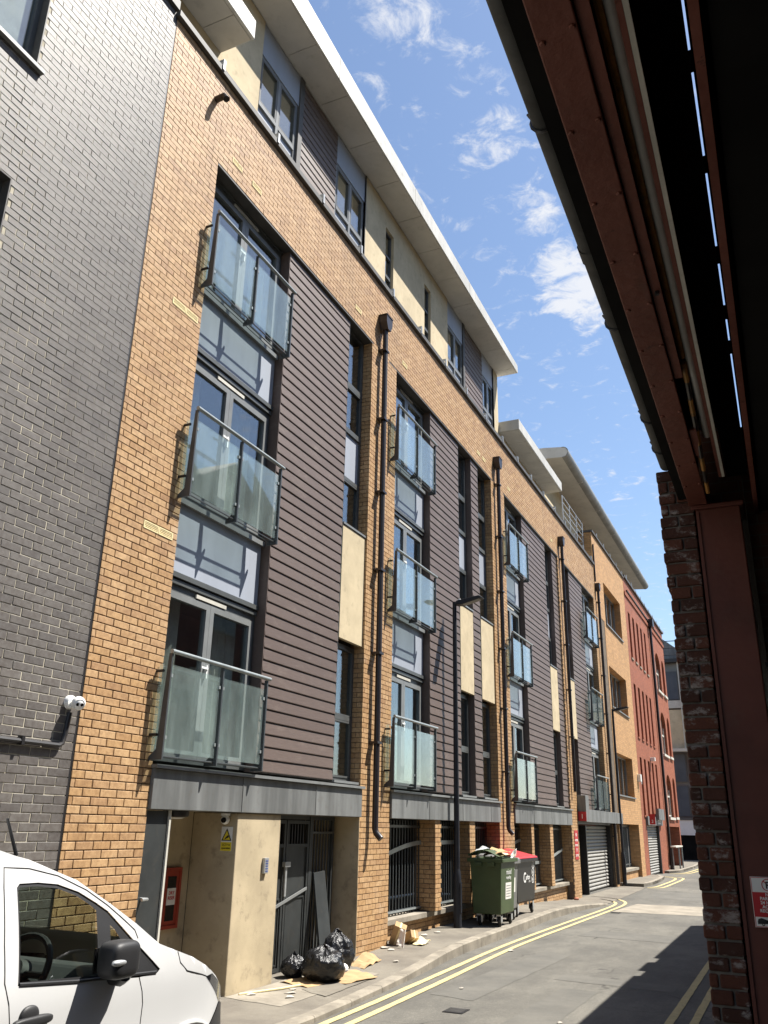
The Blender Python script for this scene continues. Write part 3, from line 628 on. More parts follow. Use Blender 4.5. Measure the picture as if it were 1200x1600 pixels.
for a, b in wins:
    f = frame_rect(MB(), a, b, 11.7, 13.80, XP+.04, XP+.12, .055); m_ = (a+b)/2
    f.fb(m_-.035, m_+.035, XP+.03, XP+.12, 11.755, 13.745).fb(a+.055, m_-.035, XP+.03, XP+.12, 12.76, 12.83).fb(m_+.035, b-.055, XP+.03, XP+.12, 12.76, 12.83)
    w = f.build('penthouse_window', MT['framepale'], flats)
    for c, d_ in ((a+.056, m_-.036), (m_+.036, b-.056)):
        MB().fb(c, d_, XP+.07, XP+.076, 12.832, 13.743).build('pane', MT['glass'], w)
        MB().fb(c, d_, XP+.07, XP+.10, 11.756, 12.758).build('infill_panel', MT['spandrel'], w)
        frame_rect(MB(), c, d_, 12.834, 13.742, XP+.035, XP+.07, .04).build('sash', MT['frame'], w)
    MB().fb(a, b, XP+.02, XP+.12, 13.802, 14.47).build('fascia_panel', MT['spandrel'], w)
    MB().fb(b, b+.13 if b not in (12.58, 21.16) else b+.02, XP-.01, XP+.2, 11.2, 14.47).build('window_jamb', MT['coping'], w)
    MB().fb(a, b, XP+.9, XP+.95, 11.6, 14.4).build('room_wall', MT['dim'], w)
for a, b in slots:
    f = frame_rect(MB(), a+.002, b-.002, 11.9, 13.95, XP+.06, XP+.12, .045).fb(a+.05, b-.05, XP+.05, XP+.12, 12.78, 12.85).fb(a+.05, b-.05, XP+.05, XP+.12, 13.3, 13.35).build('slot_window', MT['frame'], flats)
    MB().fb(a+.051, b-.051, XP+.09, XP+.096, 11.951, 13.90).build('pane', MT['glass'], f); MB().fb(a, b, XP+.31, XP+.33, 11.8, 14).build('room_wall', MT['dim'], f)
for a, b in clads:
    MB().fb(a-.01, b+.01, XP+.05, XP+.2, 11.2, 14.46).build('cladding_frame', MT['coping'], flats)
    for i in range(21): PL.append((a, b, 11.3+i*.15, .15, XP+.015))
PL.sort(key=lambda p: (p[0]+p[1])/2 + (30 if p[2] > 11 else 0)); pc = {}; far = MB()
def plank_shape(l, h):
    return [(-.020, .014), (.0, .012), (.014, .014), (.016, .022), (.004, h), (-.020, h)]
for i, (a, b, z, h, d) in enumerate(PL):
    if i < 300:
        k = (round(b-a, 3), round(h, 4))
        if k not in pc:
            t = MB().prism([(x, zz) for x, zz in plank_shape(*k)], 'y', -k[0]/2, k[0]/2).build('plank', MT['plank']); pc[k] = t.data; bpy.data.objects.remove(t)
        o = bpy.data.objects.new('plank', pc[k]); COL.objects.link(o); o.parent = flats
        o.location = Vector(P((a+b)/2, d+.006, z)) - ORG[flats] + Vector((random.uniform(-.001, .001), 0, 0)); o.rotation_euler = (random.gauss(0, .0009), 0, 0)
    else:
        far.prism([(-5.8-d-.006+x, z+zz) for x, zz in plank_shape(b-a, h)], 'y', a, b)
if far.f: far.build('planking', MT['plank'], flats, kind='stuff')
# main roof: tapered white fascia and panelled soffit
rf = MB().add([P(1, 0, 14.50), P(21.74, 0, 14.50), P(21.74, 0, 14.74), P(1, 0, 15.24), P(1, 9, 14.52), P(21.74, 9, 14.52), P(21.74, 9, 15.1), P(1, 9, 15.7)],
              [(0, 1, 2, 3), (1, 5, 6, 2), (3, 2, 6, 7), (4, 7, 6, 5), (0, 3, 7, 4), (0, 4, 5, 1)]).build('main_roof', MT['white'], flats)
for u in (6.5, 10.2, 13.8, 17.4): MB().fb(u, u+.015, -.004, .03, 14.50, 14.52+(21.74-u)/20.74*.5+.2).build('fascia_joint', MT['soffit'], rf)
def soffit(u0, u1, d0, d1, z, parent, step=1.2):
    u = u0
    while u < u1-.05:
        b = min(u+step-.012, u1); MB().fb(u, b, d0, d1, z-.012+random.uniform(-.002, .002), z-.001).build('soffit_panel', MT['soffit'], parent); u += step
soffit(1, 21.72, .03, XP-.02, 14.499, rf)
def canopy(u0, u1, z0, z1, depth, curved=False):
    if not curved:
        c = MB().fb(u0, u1, 0, depth, z0, z1).build('roof_canopy', MT['white'], flats, bevel=.01)
        soffit(u0+.05, u1-.02, .05, XP-.02, z0-.001, c, .85)
    else:
        pr = [(-5.8-.0, z0+.20)] + [(-5.8-.20+.20*math.cos(t), z0+.20+.20*math.sin(t)) for t in (-.5, -1.0, -1.57)] + [(-5.8-1.1, z0+.06), (-5.8-depth, z0+.06), (-5.8-depth, z0+.5), (-5.8-.9, z0+.48)] + [(-5.8-.20+.20*math.cos(t), z0+.20+.20*math.sin(t)) for t in (1.57, 1.0, .5)]
        c = MB().prism(pr, 'y', u0, u1).build('curved_roof', MT['soffit'], flats, smooth=True)
        ar = [(-6.0+.207*math.cos(t), z0+.20+.207*math.sin(t)) for t in (-1.75, -1.4, -1.0, -.6, -.2, .2, .6, 1.0, 1.4, 1.75)]
        MB().prism(ar + [(-6.0+.19*math.cos(t), z0+.20+.19*math.sin(t)) for t in (1.75, 1.0, 0, -1.0, -1.75)], 'y', u0-.01, u1+.01).build('roof_edge', MT['roofedge'], c, smooth=True)
        for u in (31.0, 34.4, 37.8, 41.2, 44.6): MB().prism([(x, z) for x, z in [(-6.0+.212*math.cos(t), z0+.20+.212*math.sin(t)) for t in (-1.7, -1, -.3, .3, 1, 1.7)]] + [(-6.05, z0+.2)], 'y', u, u+.06).build('edge_joint', MT['soffit'], c)
        soffit(u0+.05, u1-.02, 1.1, 2.4, z0+.058, c, 1.6)
canopy(2.0, 7.62, 12.69, 13.05, .75); canopy(21.63, 26.88, 12.62, 12.94, 4)
MB().fb(21.62, 28.3, XP, XP+.3, 11.2, 12.615).fb(26.9, 45.5, 1.2, 1.5, 11.2, 14.6).build('terrace_wall', MT['cream'], flats)
f = frame_rect(MB(), 28.6, 30.6, 12.0, 13.4, 1.14, 1.19, .06).build('terrace_window', MT['frame'], flats); MB().fb(28.66, 30.54, 1.16, 1.166, 12.06, 13.34).build('pane', MT['glass'], f)
canopy(28.3, 47.9, 14.52, 15, 6, curved=True)
tr = MB()
for z in (12.25, 12.5, 12.75, 13.0): tr.tube([P(28.2, .3, z), P(31.5, .3, z), P(31.55, .5, z)], .02, 6)
for u in (28.2, 29.3, 30.4, 31.5): tr.tube([P(u, .3, 11.4), P(u, .3, 13.0)], .025, 6)
tr.build('terrace_railing', MT['galv'], flats)

# ================================================================== plain orange block beyond
blk = root('brick_building', (-5.8, 35, 0), 'plain orange brick block with three stacked windows just before the red building', 'building')
holes = [(33.5, 37.3, 9.48, 11.15), (33.5, 37.3, 6.27, 7.81), (33.5, 37.3, 3.07, 4.58), (33.6, 37.7, .0, 2.05)]
w = MB(); zs = [0, 2.05, 3.07, 4.58, 6.27, 7.81, 9.48, 11.15, 12.68]
for a, b in zip(zs, zs[1:]):
    op = any(h[2] <= a+.01 and b-.01 <= h[3] for h in holes)
    u_lo = 33.22 if b <= 10 else 31.62
    if op:
        h = [h for h in holes if h[2] <= a+.01 and b-.01 <= h[3]][0]; w.fb(u_lo, h[0], 0, .5, a, b).fb(h[1], 38.7, 0, .5, a, b)
    else: w.fb(u_lo, 38.7, 0, .5, a, b)
w.fb(31.62, 33.22, 0, .5, 9.97, 11.15) if False else None
w.fb(31.62, 31.9, .5, 2.5, 11.35, 12.68)
w.build('wall', MT['orangefar'], blk)
MB().fb(31.58, 38.72, -.06, .52, 12.683, 12.76).build('coping', MT['coping'], blk)
u = 32.4
while u < 38.6: MB().fb(u, u+.06, -.08, -.062, 12.70, 12.86).build('coping_bracket', MT['galv'], blk); u += 1.42
for (a, b, z0, z1) in holes[:3]:
    f = frame_rect(MB(), a, b, z0, z1, .26, .33, .06)
    for k in (1, 2, 3): f.fb(a+(b-a)*k/4-.03, a+(b-a)*k/4+.03, .26, .33, z0+.06, z1-.06)
    f = f.build('window', MT['framepale'], blk)
    for k in range(4): MB().fb(a+(b-a)*k/4+.032, a+(b-a)*(k+1)/4-.032, .30, .306, z0+.06, z1-.06).build('pane', MT['glass'], f)
    MB().fb(a-.02, b+.02, -.05, .26, z0-.05, z0-.002).build('sill', MT['framepale'], f); MB().fb(a, b, 1.1, 1.15, z0-.3, z1+.3).build('room_wall', MT['room'], f)
g = MB().fb(33.6, 37.7, .38, .42, 1.95, 2.04).build('railing', MT['post'], blk); MB().fb(33.6, 37.7, .38, .42, .55, .6).build('bottom_rail', MT['post'], g)
u = 33.7
while u < 37.7: MB().fb(u, u+.025, .39, .41, .47, 2.0).build('bar', MT['post'], g); u += .14
for u in (34.7, 35.9, 37.0): MB().fb(u, u+.05, .36, .38, .5, 1.9).build('rail_post', MT['galv'], g)
MB().fb(33.6, 37.7, .10, .42, .37, .46).build('plinth_coping', MT['concrete'], blk); MB().fb(33.6, 37.7, .15, .5, 0, .368).build('plinth', MT['orangefar'], blk)
MB().fb(33.6, 37.7, 3, 3.1, 0, 2.1).build('garage_wall', MT['dim'], blk)

# ================================================================== red brick building
red = root('brick_building', (-5.8, 45, 0), 'red brick building with rows of tall blind slots and arched windows down the street', 'building')
slot = [(39.40+1.19*k, 39.95+1.19*k) for k in range(5)]; rows = [(9.18, 11.30), (5.70, 8.02), (2.45, 4.84)]
zs = [0, 2.05] + [q for r_ in rows[::-1] for q in r_] + [12.78]
arch = [(47.75, 49.75, 8.95, 11.05), (47.75, 49.75, 5.62, 7.84), (47.75, 49.75, 2.50, 4.62)]; slim = [(50.45, 51.5)]
w = MB(); w.fb(38.72, 52, .16, .5, 2.05, 12.78)
zl = [2.05] + [q for r_ in rows[::-1] for q in r_] + [12.78]
for i, (a, b) in enumerate(zip(zl, zl[1:])):
    if i % 2 == 0: w.fb(38.72, 47.2, 0, .16, a, b)
    else:
        u = 38.72
        for c, d_ in slot: w.fb(u, c, 0, .16, a, b); u = d_
        w.fb(u, 47.2, 0, .16, a, b)
# arched windows: facade sheet with round heads cut out
def arch_poly(a, b, z0, z1, n=10):
    r_ = (b-a)/2; c = (a+b)/2; k = .75
    return [(a, z0), (b, z0)] + [(c + r_*math.cos(math.pi*i/n), z1-r_*k + r_*k*math.sin(math.pi*i/n)) for i in range(n+1)]
from mathutils.geometry import tessellate_polygon
outer = [(47.2, 2.05), (52, 2.05), (52, 12.78), (47.2, 12.78)]
polys = [outer] + [arch_poly(*q) for q in arch] + [arch_poly(50.4, 51.4, q[2]+.05, q[3]-.05) for q in arch]
flatp = [p for q in polys for p in q]
tri = tessellate_polygon([[Vector((p[0], p[1], 0)) for p in q] for q in polys])
w.add([P(p[0], 0, p[1]) for p in flatp], [tuple(t) for t in tri])
for q in polys[1:]:
    n = len(q); w.add([P(p[0], 0, p[1]) for p in q] + [P(p[0], .16, p[1]) for p in q], [(i, (i+1) % n, n+(i+1) % n, n+i) for i in range(n)])
w.fb(38.72, 39.85, 0, .5, 0, 2.05).fb(43.65, 46.2, 0, .5, 0, 2.05).fb(51.6, 52, 0, .5, 0, 2.05).fb(38.72, 52, .51, .52, 11, 12)
w.fb(46.2, 51.6, 3, 3.1, 0, 2.1).fb(51.6, 52, .5, 3, 0, 2.1).fb(38.73, 38.75, .5, 6, 0, 12.7).fb(51.98, 52, .5, 9, 0, 12.78)
w.build('wall', MT['redfar'], red)
MB().fb(38.7, 52.05, -.08, .5, 12.783, 12.88).build('coping', MT['coping'], red)
MB().fb(38.72, 52.0, -.05, 0, 11.95, 12.10).build('string_course', MT['redfar'], red)
u = 39.2
while u < 52: MB().fb(u, u+.08, -.10, -.082, 12.80, 12.98).build('coping_bracket', MT['galv'], red); u += 1.42
for r_ in rows:
    for c, d_ in slot: MB().fb(c-.03, d_+.03, -.04, .15, r_[0]-.08, r_[0]-.002).build('slot_sill', MT['concrete'] if r_[0] > 9 else MT['redfar'], red)
for q in arch:
    p = arch_poly(q[0]+.02, q[1]-.02, q[2]+.01, q[3]-.02)
    f = MB().prism([(-5.97, q[2]+.05), (-5.92, q[2]+.05), (-5.92, q[2]+.12), (-5.97, q[2]+.12)], 'y', q[0]+.1, q[1]-.1).fb((q[0]+q[1])/2-.05, (q[0]+q[1])/2+.05, .12, .155, q[2]+.12, q[3]-.1).fb(q[0]+.02, q[0]+.12, .12, .155, q[2]+.05, q[3]-.75).fb(q[1]-.12, q[1]-.02, .12, .155, q[2]+.05, q[3]-.75).fb(q[0]+.12, q[1]-.12, .12, .155, q[2]+1.0, q[2]+1.08).build('arched_window', MT['offwhite'], red)
    MB().add([P(a, .15, b) for a, b in p], [tuple(range(len(p)))]).build('pane', MT['glass'], f)
    MB().fb(q[0]-.1, q[1]+.1, -.08, .14, q[2]-.12, q[2]).build('sill', MT['offwhite'], f); MB().fb(50.3, 51.5, -.08, .14, q[2]-.08, q[2]+.04).build('side_sill', MT['offwhite'], f)
s2 = MB().fb(39.86, 39.96, .0, .15, 0, 2.04).fb(43.5, 43.64, .0, .15, 0, 2.04).fb(39.96, 43.5, .145, .155, 0, 2.04).build('roller_shutter', MT['black'], red); z = .04
while z < 2.0: MB().prism([(-5.94, z+.025), (-5.922, z+.028), (-5.905, z+.06), (-5.93, z+.105), (-5.94, z+.105)], 'y', 39.97, 43.49).build('shutter_slat', MT['shutter'], s2); z += .107
b = MB().fb(39.7, 44.3, -.10, -.002, 2.06, 2.42).fb(42.2, 44.0, -.24, -.101, 2.3, 2.78).build('shutter_box', MT['band'], red)
d_ = MB().tube([P(39.2, -.06, 12.22), P(45.9, -.06, 12.22)], .045, 8).tube([P(46.3, -.06, 12.22), P(51.9, -.06, 12.25)], .045, 8).tube([P(46.1, -.1, 12.0), P(46.1, -.1, .1)], .07, 8).build('downpipe', MT['pipe'], red, smooth=True)
MB().fb(45.85, 46.35, -.28, -.002, 11.95, 12.35).build('hopper', MT['pipe'], d_)
MB().fb(38.74, 52, .5, 9, 12.4, 12.5).build('flat_roof', MT['coping'], red)

# ================================================================== grey office block closing the street
off = root('office_building', (-4, 64, 0), 'grey and cream office block with dark glazing closing the far end of the street', 'building')
w = MB().box(-14, 4, 64.3, 76, 0, 13.2).build('wall', MT['greypanel'], off)
for z0, z1 in ((10.0, 10.55), (7.25, 9.9)): MB().box(-14, 4, 64.0, 64.3, z0, z1-.02).build('cream_panel', MT['offwhite'] if z0 > 9 else MT['cream'], off)
MB().box(-14.2, 4, 63.7, 76.2, 13.2, 13.45).build('roof_edge', MT['black'], off)
for k in range(8):
    x = -13.2 + 1.75*k
    for z0, z1 in ((10.6, 12.6), (8.9, 9.9), (5.0, 6.9), (2.75, 4.8)):
        f = MB().box(x, x+1.6, 64.16, 64.29, z0, z1).build('window', MT['frame'], off); MB().box(x+.06, x+1.54, 64.145, 64.155, z0+.06, z1-.06).build('pane', MT['tinted'], f)
    MB().box(x-.09, x-.03, 63.85, 64.0, 7.2, 13.2).build('mullion', MT['offwhite'], off)
MB().box(-14, 4, 63.4, 64.0, 7.0, 7.2).build('ledge', MT['offwhite'], off)
MB().box(-14, 4, 63.9, 64.0, 2.55, 2.72).build('glazing_rail', MT['frame'], off)
MB().box(-7.15, 1, 63.95, 64.29, 1.6, 2.55).build('fascia_board', MT['whitepl'], off)
MB().box(-7.2, 1, 64.1, 64.29, .02, 1.58).build('opening_shade', MT['deck'], off)  # solid black panel, painted as the shade inside the garage opening
MB().add([(-9.5, 64.6, 13.45), (-5.2, 64.6, 13.45), (-7.6, 64.6, 15.4), (-9.5, 64.6, 15.9), (-9.5, 74, 13.45), (-5.2, 74, 13.45), (-7.6, 74, 15.4), (-9.5, 74, 15.9)], [(0, 1, 2, 3), (1, 5, 6, 2), (2, 6, 7, 3), (4, 7, 6, 5)]).build('sloping_roof', MT['band'], off)
for z in (13.75, 14.25, 14.75): MB().tube([(-7.2, 63.9, z), (3, 63.9, z)], .03, 6).build('roof_rail', MT['black'], off)

# ================================================================== ground, road, pavements
def lerp_tab(t, x):
    if x <= t[0][0]: return t[0][1]
    for (a, va), (b, vb) in zip(t, t[1:]):
        if x <= b: return va + (vb-va)*(x-a)/(b-a)
    return t[-1][1]
KX = [(-30, -4.5), (8.5, -4.53), (10.8, -4.66), (12, -4.76), (13.5, -4.9), (16.5, -4.93), (20, -5.05), (22.5, -4.95), (24.2, -4.70)]
PZ = [(-30, .10), (4, .06), (9.5, .06), (11, .075), (13, .125), (15, .15), (21, .15), (23, .10), (24.5, .03), (27, .012)]
MB().quad((-500, -400, -.06), (500, -400, -.06), (500, 900, -.06), (-500, 900, -.06)).build('ground', MT['concrete'], kind='structure', clean=False)
gx = MB(); nx, ny = 24, 90
gx.add([(-6.2 + 12.2*i/nx, -20 + 90*j/ny, 0) for j in range(ny+1) for i in range(nx+1)], [(j*(nx+1)+i, j*(nx+1)+i+1, (j+1)*(nx+1)+i+1, (j+1)*(nx+1)+i) for j in range(ny) for i in range(nx)])
road = gx.build('road', MT['asphalt'], kind='structure', clean=False)
# near pavement: a sheet that follows the kerb, dropped at the entrance and at the shutter
ys = [-20 + .5*k for k in range(int((25.0+20)/.5)+1)]
pv = MB(); rows_ = []
for y in ys:
    kx, h = lerp_tab(KX, y), lerp_tab(PZ, y); xs = [-9.0, -6.4, -5.8, -5.3, kx-.15]
    rows_.append([(x, y, max(h + (.012 if i < 3 else .006 if i == 3 else 0), .006)) for i, x in enumerate(xs)])
n = 5; pv.add([p for r_ in rows_ for p in r_], [(j*n+i, j*n+i+1, (j+1)*n+i+1, (j+1)*n+i) for j in range(len(ys)-1) for i in range(n-1)])
pave = pv.build('pavement', MT['pave'], kind='structure', clean=False)
def kerbs(pts, hfun, parent, ln=.9, wd=.15):
    pts = [Vector((*p, 0)) for p in pts]; segs = []
    dist = 0; path = []
    for a, b in zip(pts, pts[1:]):
        k = max(1, int((b-a).length/.1)); path += [a + (b-a)*i/k for i in range(k)]
    path.append(pts[-1]); i = 0
    while i < len(path)-2:
        j = min(i+int(ln/.1), len(path)-1); a, b = path[i], path[j]; t = (b-a).normalized(); nrm = Vector((-t.y, t.x, 0)); a = a + t*.004; b = b - t*.004
        z1, z2 = max(hfun(a), .012), max(hfun(b), .012); e = .018
        q = []
        for p, z in ((a, z1), (b, z2)):
            q += [p + Vector((0, 0, -.05)), p + Vector((0, 0, max(z-e, .003))), p + nrm*e + Vector((0, 0, z)), p + nrm*wd + Vector((0, 0, z)), p + nrm*wd + Vector((0, 0, -.05))]
        MB().add(q, [(k, (k+1) % 5, 5+(k+1) % 5, 5+k) for k in range(5)] + [(0, 1, 2, 3, 4), (9, 8, 7, 6, 5)]).build('kerb_stone', MT['kerb'], parent); i = j
kerbs([(lerp_tab(KX, y), y) for y in [-6 + .5*k for k in range(62)]], lambda p: lerp_tab(PZ, p.y) + .003, pave)
def sheet(name, pts, z, mat, parent=None, kind='structure'):
    return MB().add([(x, y, (z(y) if callable(z) else z)) for x, y in pts], [tuple(range(len(pts)))]).build(name, mat, parent, kind=None if parent else kind, clean=False)
pz = lambda y: lerp_tab(PZ, y)
def ph(x, y):
    h = pz(y); kx = lerp_tab(KX, y)-.15
    return max(h, .006) + (.012 if x < -5.8 else .006+.006*(-5.3-x)/.5 if x < -5.3 else .006*max(0, (kx-x)/(kx+5.3)))
def patch(name, q, mat, lift=.004, n=12):
    a, b, c, d_ = [Vector((*p, 0)) for p in q]; vs = []
    for i in range(n+1):
        for j in range(n+1):
            s, t = i/n, j/n; p = (a*(1-s)+b*s)*(1-t) + (d_*(1-s)+c*s)*t
            p += Vector((.02*noise.noise(Vector((p.x*5, p.y*5, 2))), .04*noise.noise(Vector((p.x*5, p.y*5, 9))), 0)); vs.append((p.x, p.y, ph(p.x, p.y)+lift))
    MB().add(vs, [(i*(n+1)+j, (i+1)*(n+1)+j, (i+1)*(n+1)+j+1, i*(n+1)+j+1) for i in range(n) for j in range(n)]).build(name, mat, pave, clean=False)
patch('concrete_apron', [(-5.78, 8.65), (-5.05, 8.6), (-5.0, 10.9), (-5.78, 11.1)], MT['concrete'])
patch('asphalt_patch', [(-5.32, 9.5), (-4.9, 9.3), (-4.92, 10.4), (-5.25, 10.5)], MT['pave'], .008)
# crossover and far pavement islands
isl = MB().prism([(-7.5, 32.9), (-5.05, 32.9), (-4.95, 34), (-5.0, 37), (-5.15, 39.2), (-5.5, 40.1), (-7.5, 40.1)], 'z', -.05, .10).build('pavement', MT['pave'], kind='structure')
kerbs([(-5.75, 32.85), (-5.05, 32.9), (-4.95, 34), (-5.0, 37), (-5.15, 39.2), (-5.5, 40.1)], lambda p: .105, isl, 1.2)
is2 = MB().prism([(-7.5, 44.0), (-5.6, 44.2), (-5.25, 45.5), (-5.2, 52), (-5.6, 62), (-7.5, 62)], 'z', -.05, .10).build('pavement', MT['pave'], kind='structure')
kerbs([(-5.6, 44.2), (-5.25, 45.5), (-5.2, 52), (-5.6, 62)], lambda p: .105, is2, 1.2)
sheet('shutter_apron', [(-5.85, 25.0), (-4.75, 25.0), (-4.9, 32.7), (-5.85, 32.7)], .008, MT['pave'], road)
sheet('concrete_strip', [(-4.25, 22.5), (-.6, 22.9), (-.6, 25.5), (-3.3, 25.3), (-4.1, 25.2)], .004, MT['concrete'], road)
for q in ([(-4.1, 10.4), (-3.55, 10.3), (-3.4, 14.6), (-3.9, 14.8)], [(-3.1, 12.2), (-1.6, 12.0), (-1.6, 12.5), (-3.05, 12.75)], [(-3.9, 17.2), (-2.2, 17.0), (-2.2, 18.1), (-3.8, 18.3)], [(-2.95, 8.0), (-2.45, 8.0), (-2.4, 11.6), (-2.85, 11.6)], [(-4.2, 27.5), (-2.6, 27.2), (-2.5, 30.5), (-4.3, 30.8)]):
    dense = []
    for (a, b), (c, d_) in zip(q, q[1:]+q[:1]):
        for s in range(14): x, y = a+(c-a)*s/14, b+(d_-b)*s/14; dense.append((x+.03*noise.noise(Vector((x*4, y*4, 3))), y+.05*noise.noise(Vector((x*4, y*4, 8)))))
    sheet('road_patch', dense, .003, MT['patch2'], road)
def line(pts, wd, z=.008, name='yellow_line'):
    pts = [Vector((*p, 0)) for p in pts]; dense = []
    for a, b in zip(pts, pts[1:]):
        k = max(1, int((b-a).length/.12)); dense += [a+(b-a)*i/k for i in range(k)]
    dense.append(pts[-1]); L_, R_ = [], []
    for i, p in enumerate(dense):
        t = (dense[min(i+1, len(dense)-1)] - dense[max(i-1, 0)]).normalized(); nm = Vector((-t.y, t.x, 0))
        j = wd/2 + .006*noise.noise(Vector((p.x*3, p.y*5, 1))); j2 = wd/2 + .006*noise.noise(Vector((p.x*3, p.y*5, 7)))
        L_.append(p + nm*j); R_.append(p - nm*j2)
    k = len(dense); zf = z if callable(z) else (lambda y: z)
    MB().add([(p.x, p.y, zf(p.y)) for p in L_+R_], [(i, i+1, k+i+1, k+i) for i in range(k-1)]).build(name, MT['line'], road, clean=False)
def bez(p):
    out = []
    for i in range(len(p)-1):
        a, b, c, d = [Vector((*p[max(0, min(len(p)-1, i+k))], 0)) for k in (-1, 0, 1, 2)]
        for s in range(8):
            t = s/8; q = .5*((2*b) + (c-a)*t + (2*a-5*b+4*c-d)*t*t + (3*b-a-3*c+d)*t**3); out.append((q.x, q.y))
    return out + [p[-1]]
line(bez([(-4.40, -2), (-4.41, 7), (-4.50, 11), (-4.63, 15), (-4.60, 19), (-4.53, 22.5), (-4.55, 24.6), (-4.78, 25.6), (-5.25, 26.3)]), .085)
line(bez([(-4.18, -2), (-4.19, 7), (-4.28, 11), (-4.43, 15), (-4.39, 19), (-4.33, 22.5), (-4.34, 24.8), (-4.58, 26.0), (-5.05, 26.8), (-5.7, 27.2)]), .085)
line(bez([(-1.42, -4), (-1.42, 60)]), .085); line(bez([(-1.19, -4), (-1.19, 60)]), .085)
line(bez([(-5.05, 32.55), (-4.72, 33.0), (-4.66, 35), (-4.68, 38.2), (-4.85, 39.8), (-5.5, 40.7)]), .10); line(bez([(-4.85, 32.3), (-4.45, 32.8), (-4.4, 35), (-4.42, 38.6), (-4.62, 40.2), (-5.5, 41.1)]), .10)
line(bez([(-5.5, 43.7), (-5.0, 45.2), (-4.92, 52), (-5.3, 60)]), .10); line(bez([(-5.3, 43.5), (-4.75, 45), (-4.67, 52), (-5.05, 60)]), .10)
for (x, y) in ((-3.52, 9.66), (-4.12, 22.3)):
    gd = root('drain_cover', (x, y, 0), 'small iron drain cover set in the road near the double yellow lines' if y < 12 else 'cracked iron gully grate beside the pale concrete strip', 'drain cover')
    frame_rect_ = MB().box(x-.11, x+.11, y-.13, y+.13, -.01, .007).build('frame', MT['black'], gd)
    for k in range(6): MB().box(x-.09, x+.09, y-.105+.037*k, y-.087+.037*k, .007, .011).build('grate_bar', MT['coping'], gd)

# ================================================================== street lamps
def street_lamp(x, y, label):
    t = root('street_lamp', (x, y, .1), label, 'street lamp', 'street lamps along the left pavement')
    MB().lathe([(0, .05), (.072, .05), (.072, .98), (.064, 1.06), (.052, 1.12)], (x, y, 0), n=20).build('base_column', MT['navy'], t, smooth=True)
    MB().lathe([(.052, 1.10), (.040, 6.05), (.0, 6.06)], (x, y, 0), n=16).build('shaft', MT['navy'], t, smooth=True)
    MB().box(x+.06, x+.076, y-.035, y+.035, .4, .9).build('access_door', MT['navy'], t)
    MB().tube([(x, y, 5.98), (x+.14, y, 6.02)], .03, 8).build('arm', MT['navy'], t, smooth=True)
    MB().prism([(x+.06, 5.98), (x+.16, 5.965), (x+.58, 6.07), (x+.60, 6.09), (x+.54, 6.125), (x+.18, 6.075), (x+.06, 6.05)], 'y', y-.10, y+.10).build('lantern', MT['navy'], t, bevel=.012)
    MB().add([(x+.2, y-.08, 5.972), (x+.54, y-.08, 6.056), (x+.54, y+.08, 6.056), (x+.2, y+.08, 5.972)], [(0, 1, 2, 3)]).build('lens', MT['framepale'], t)
    MB().lathe([(0, .05), (.03, .045), (.035, 0)], (x+.10, y, 6.06), n=12).build('photocell', MT['whitepl'], t, smooth=True)
street_lamp(-5.65, 15.62, 'tall dark street lamp standing just left of the green wheeled bin')
street_lamp(-5.66, 32.75, 'tall dark street lamp farther down the street, right of the first roller shutter')

# ================================================================== bridge over the right side of the street
H1 = 3.74
br = root('railway_bridge', (0, 2, 0), 'dark red painted steel bridge with gutter and pipes overhead at right', 'bridge')
MB().box(-.355, -.245, -7, 5.42, H1, H1+.02).box(-.31, -.29, -7, 5.42, H1+.02, H1+.62).box(-.35, -.25, -7, 5.42, H1+.60, H1+.62).build('girder', MT['rust'], br, bevel=.004)
y = -6.5
while y < 5.3: MB().box(-.288, -.255, y, y+.012, H1+.021, H1+.598).build('stiffener', MT['rust'], br); y += 1.15
MB().box(-.242, -.206, -7, 3.62, H1+.012, H1+.03).build('web_plate', MT['rust'], br); MB().box(-.242, -.206, 4.2, 4.55, H1+.012, H1+.03).build('web_plate', MT['rust'], br)
yy = -7; rnd = random.Random(3); k = 0
MB().tube([(-.192, -7, H1+.05), (-.192, 3.5, H1+.05)], .0125, 8).build('ochre_pipe', MT['ochre'], br, smooth=True)
y = 3.55; a = True
while y < 5.0: MB().tube([(-.192-.02*(y-3.5), y, H1+.05-.03*(y-3.5)), (-.192-.02*(y-3.33), y+.17, H1+.05-.03*(y-3.33))], .0125, 8).build('pipe_sleeve', MT['ochre'] if a else MT['black'], br, smooth=True); y += .172; a = not a
MB().tube([(-.164, -7, H1+.065), (-.164, 4.4, H1+.065)], .021, 10).build('grey_pipe', MT['greypipe'], br, smooth=True)
MB().box(-.150, -.134, -7, 4.95, H1+.03, H1+.30).build('brown_angle', MT['rust'], br)
MB().box(-.133, -.118, -7, 4.95, H1+.03, H1+.045).build('pale_strip', MT['offwhite'], br)
MB().box(-.45, .002, -8, 5.7, H1+.63, H1+.80).box(-.20, .002, 5.7, 14.7, H1+.63, H1+.80).box(.001-.0, .002, 14.7, 15.2, H1+.63, H1+.80).box(-.22, .002, 15.2, 16.1, H1+.63, H1+.80).box(.001, .002, 16.1, 16.6, H1+.63, H1+.80).box(-.20, .002, 16.6, 22, H1+.63, H1+.80).box(.011, 8, -8, 22, H1+.63, H1+.80).box(-.116, .002, -7, 5.4, H1+.20, H1+.62).build('deck', MT['deck'], br)  # unseen past the pier; edge and gaps shaped for the notched road shadow
y = -5.0
while y < 5.3: MB().box(.002, .011, y, y+random.uniform(.012, .035), H1+.66, H1+.74).build('deck_tie', MT['deck'], br); y += random.uniform(.35, .7)
MB().box(.014, .040, -7, 6.5, H1, H1+.015).box(.022, .034, -7, 6.5, H1+.015, H1+.62).build('second_girder', MT['rust'], br)
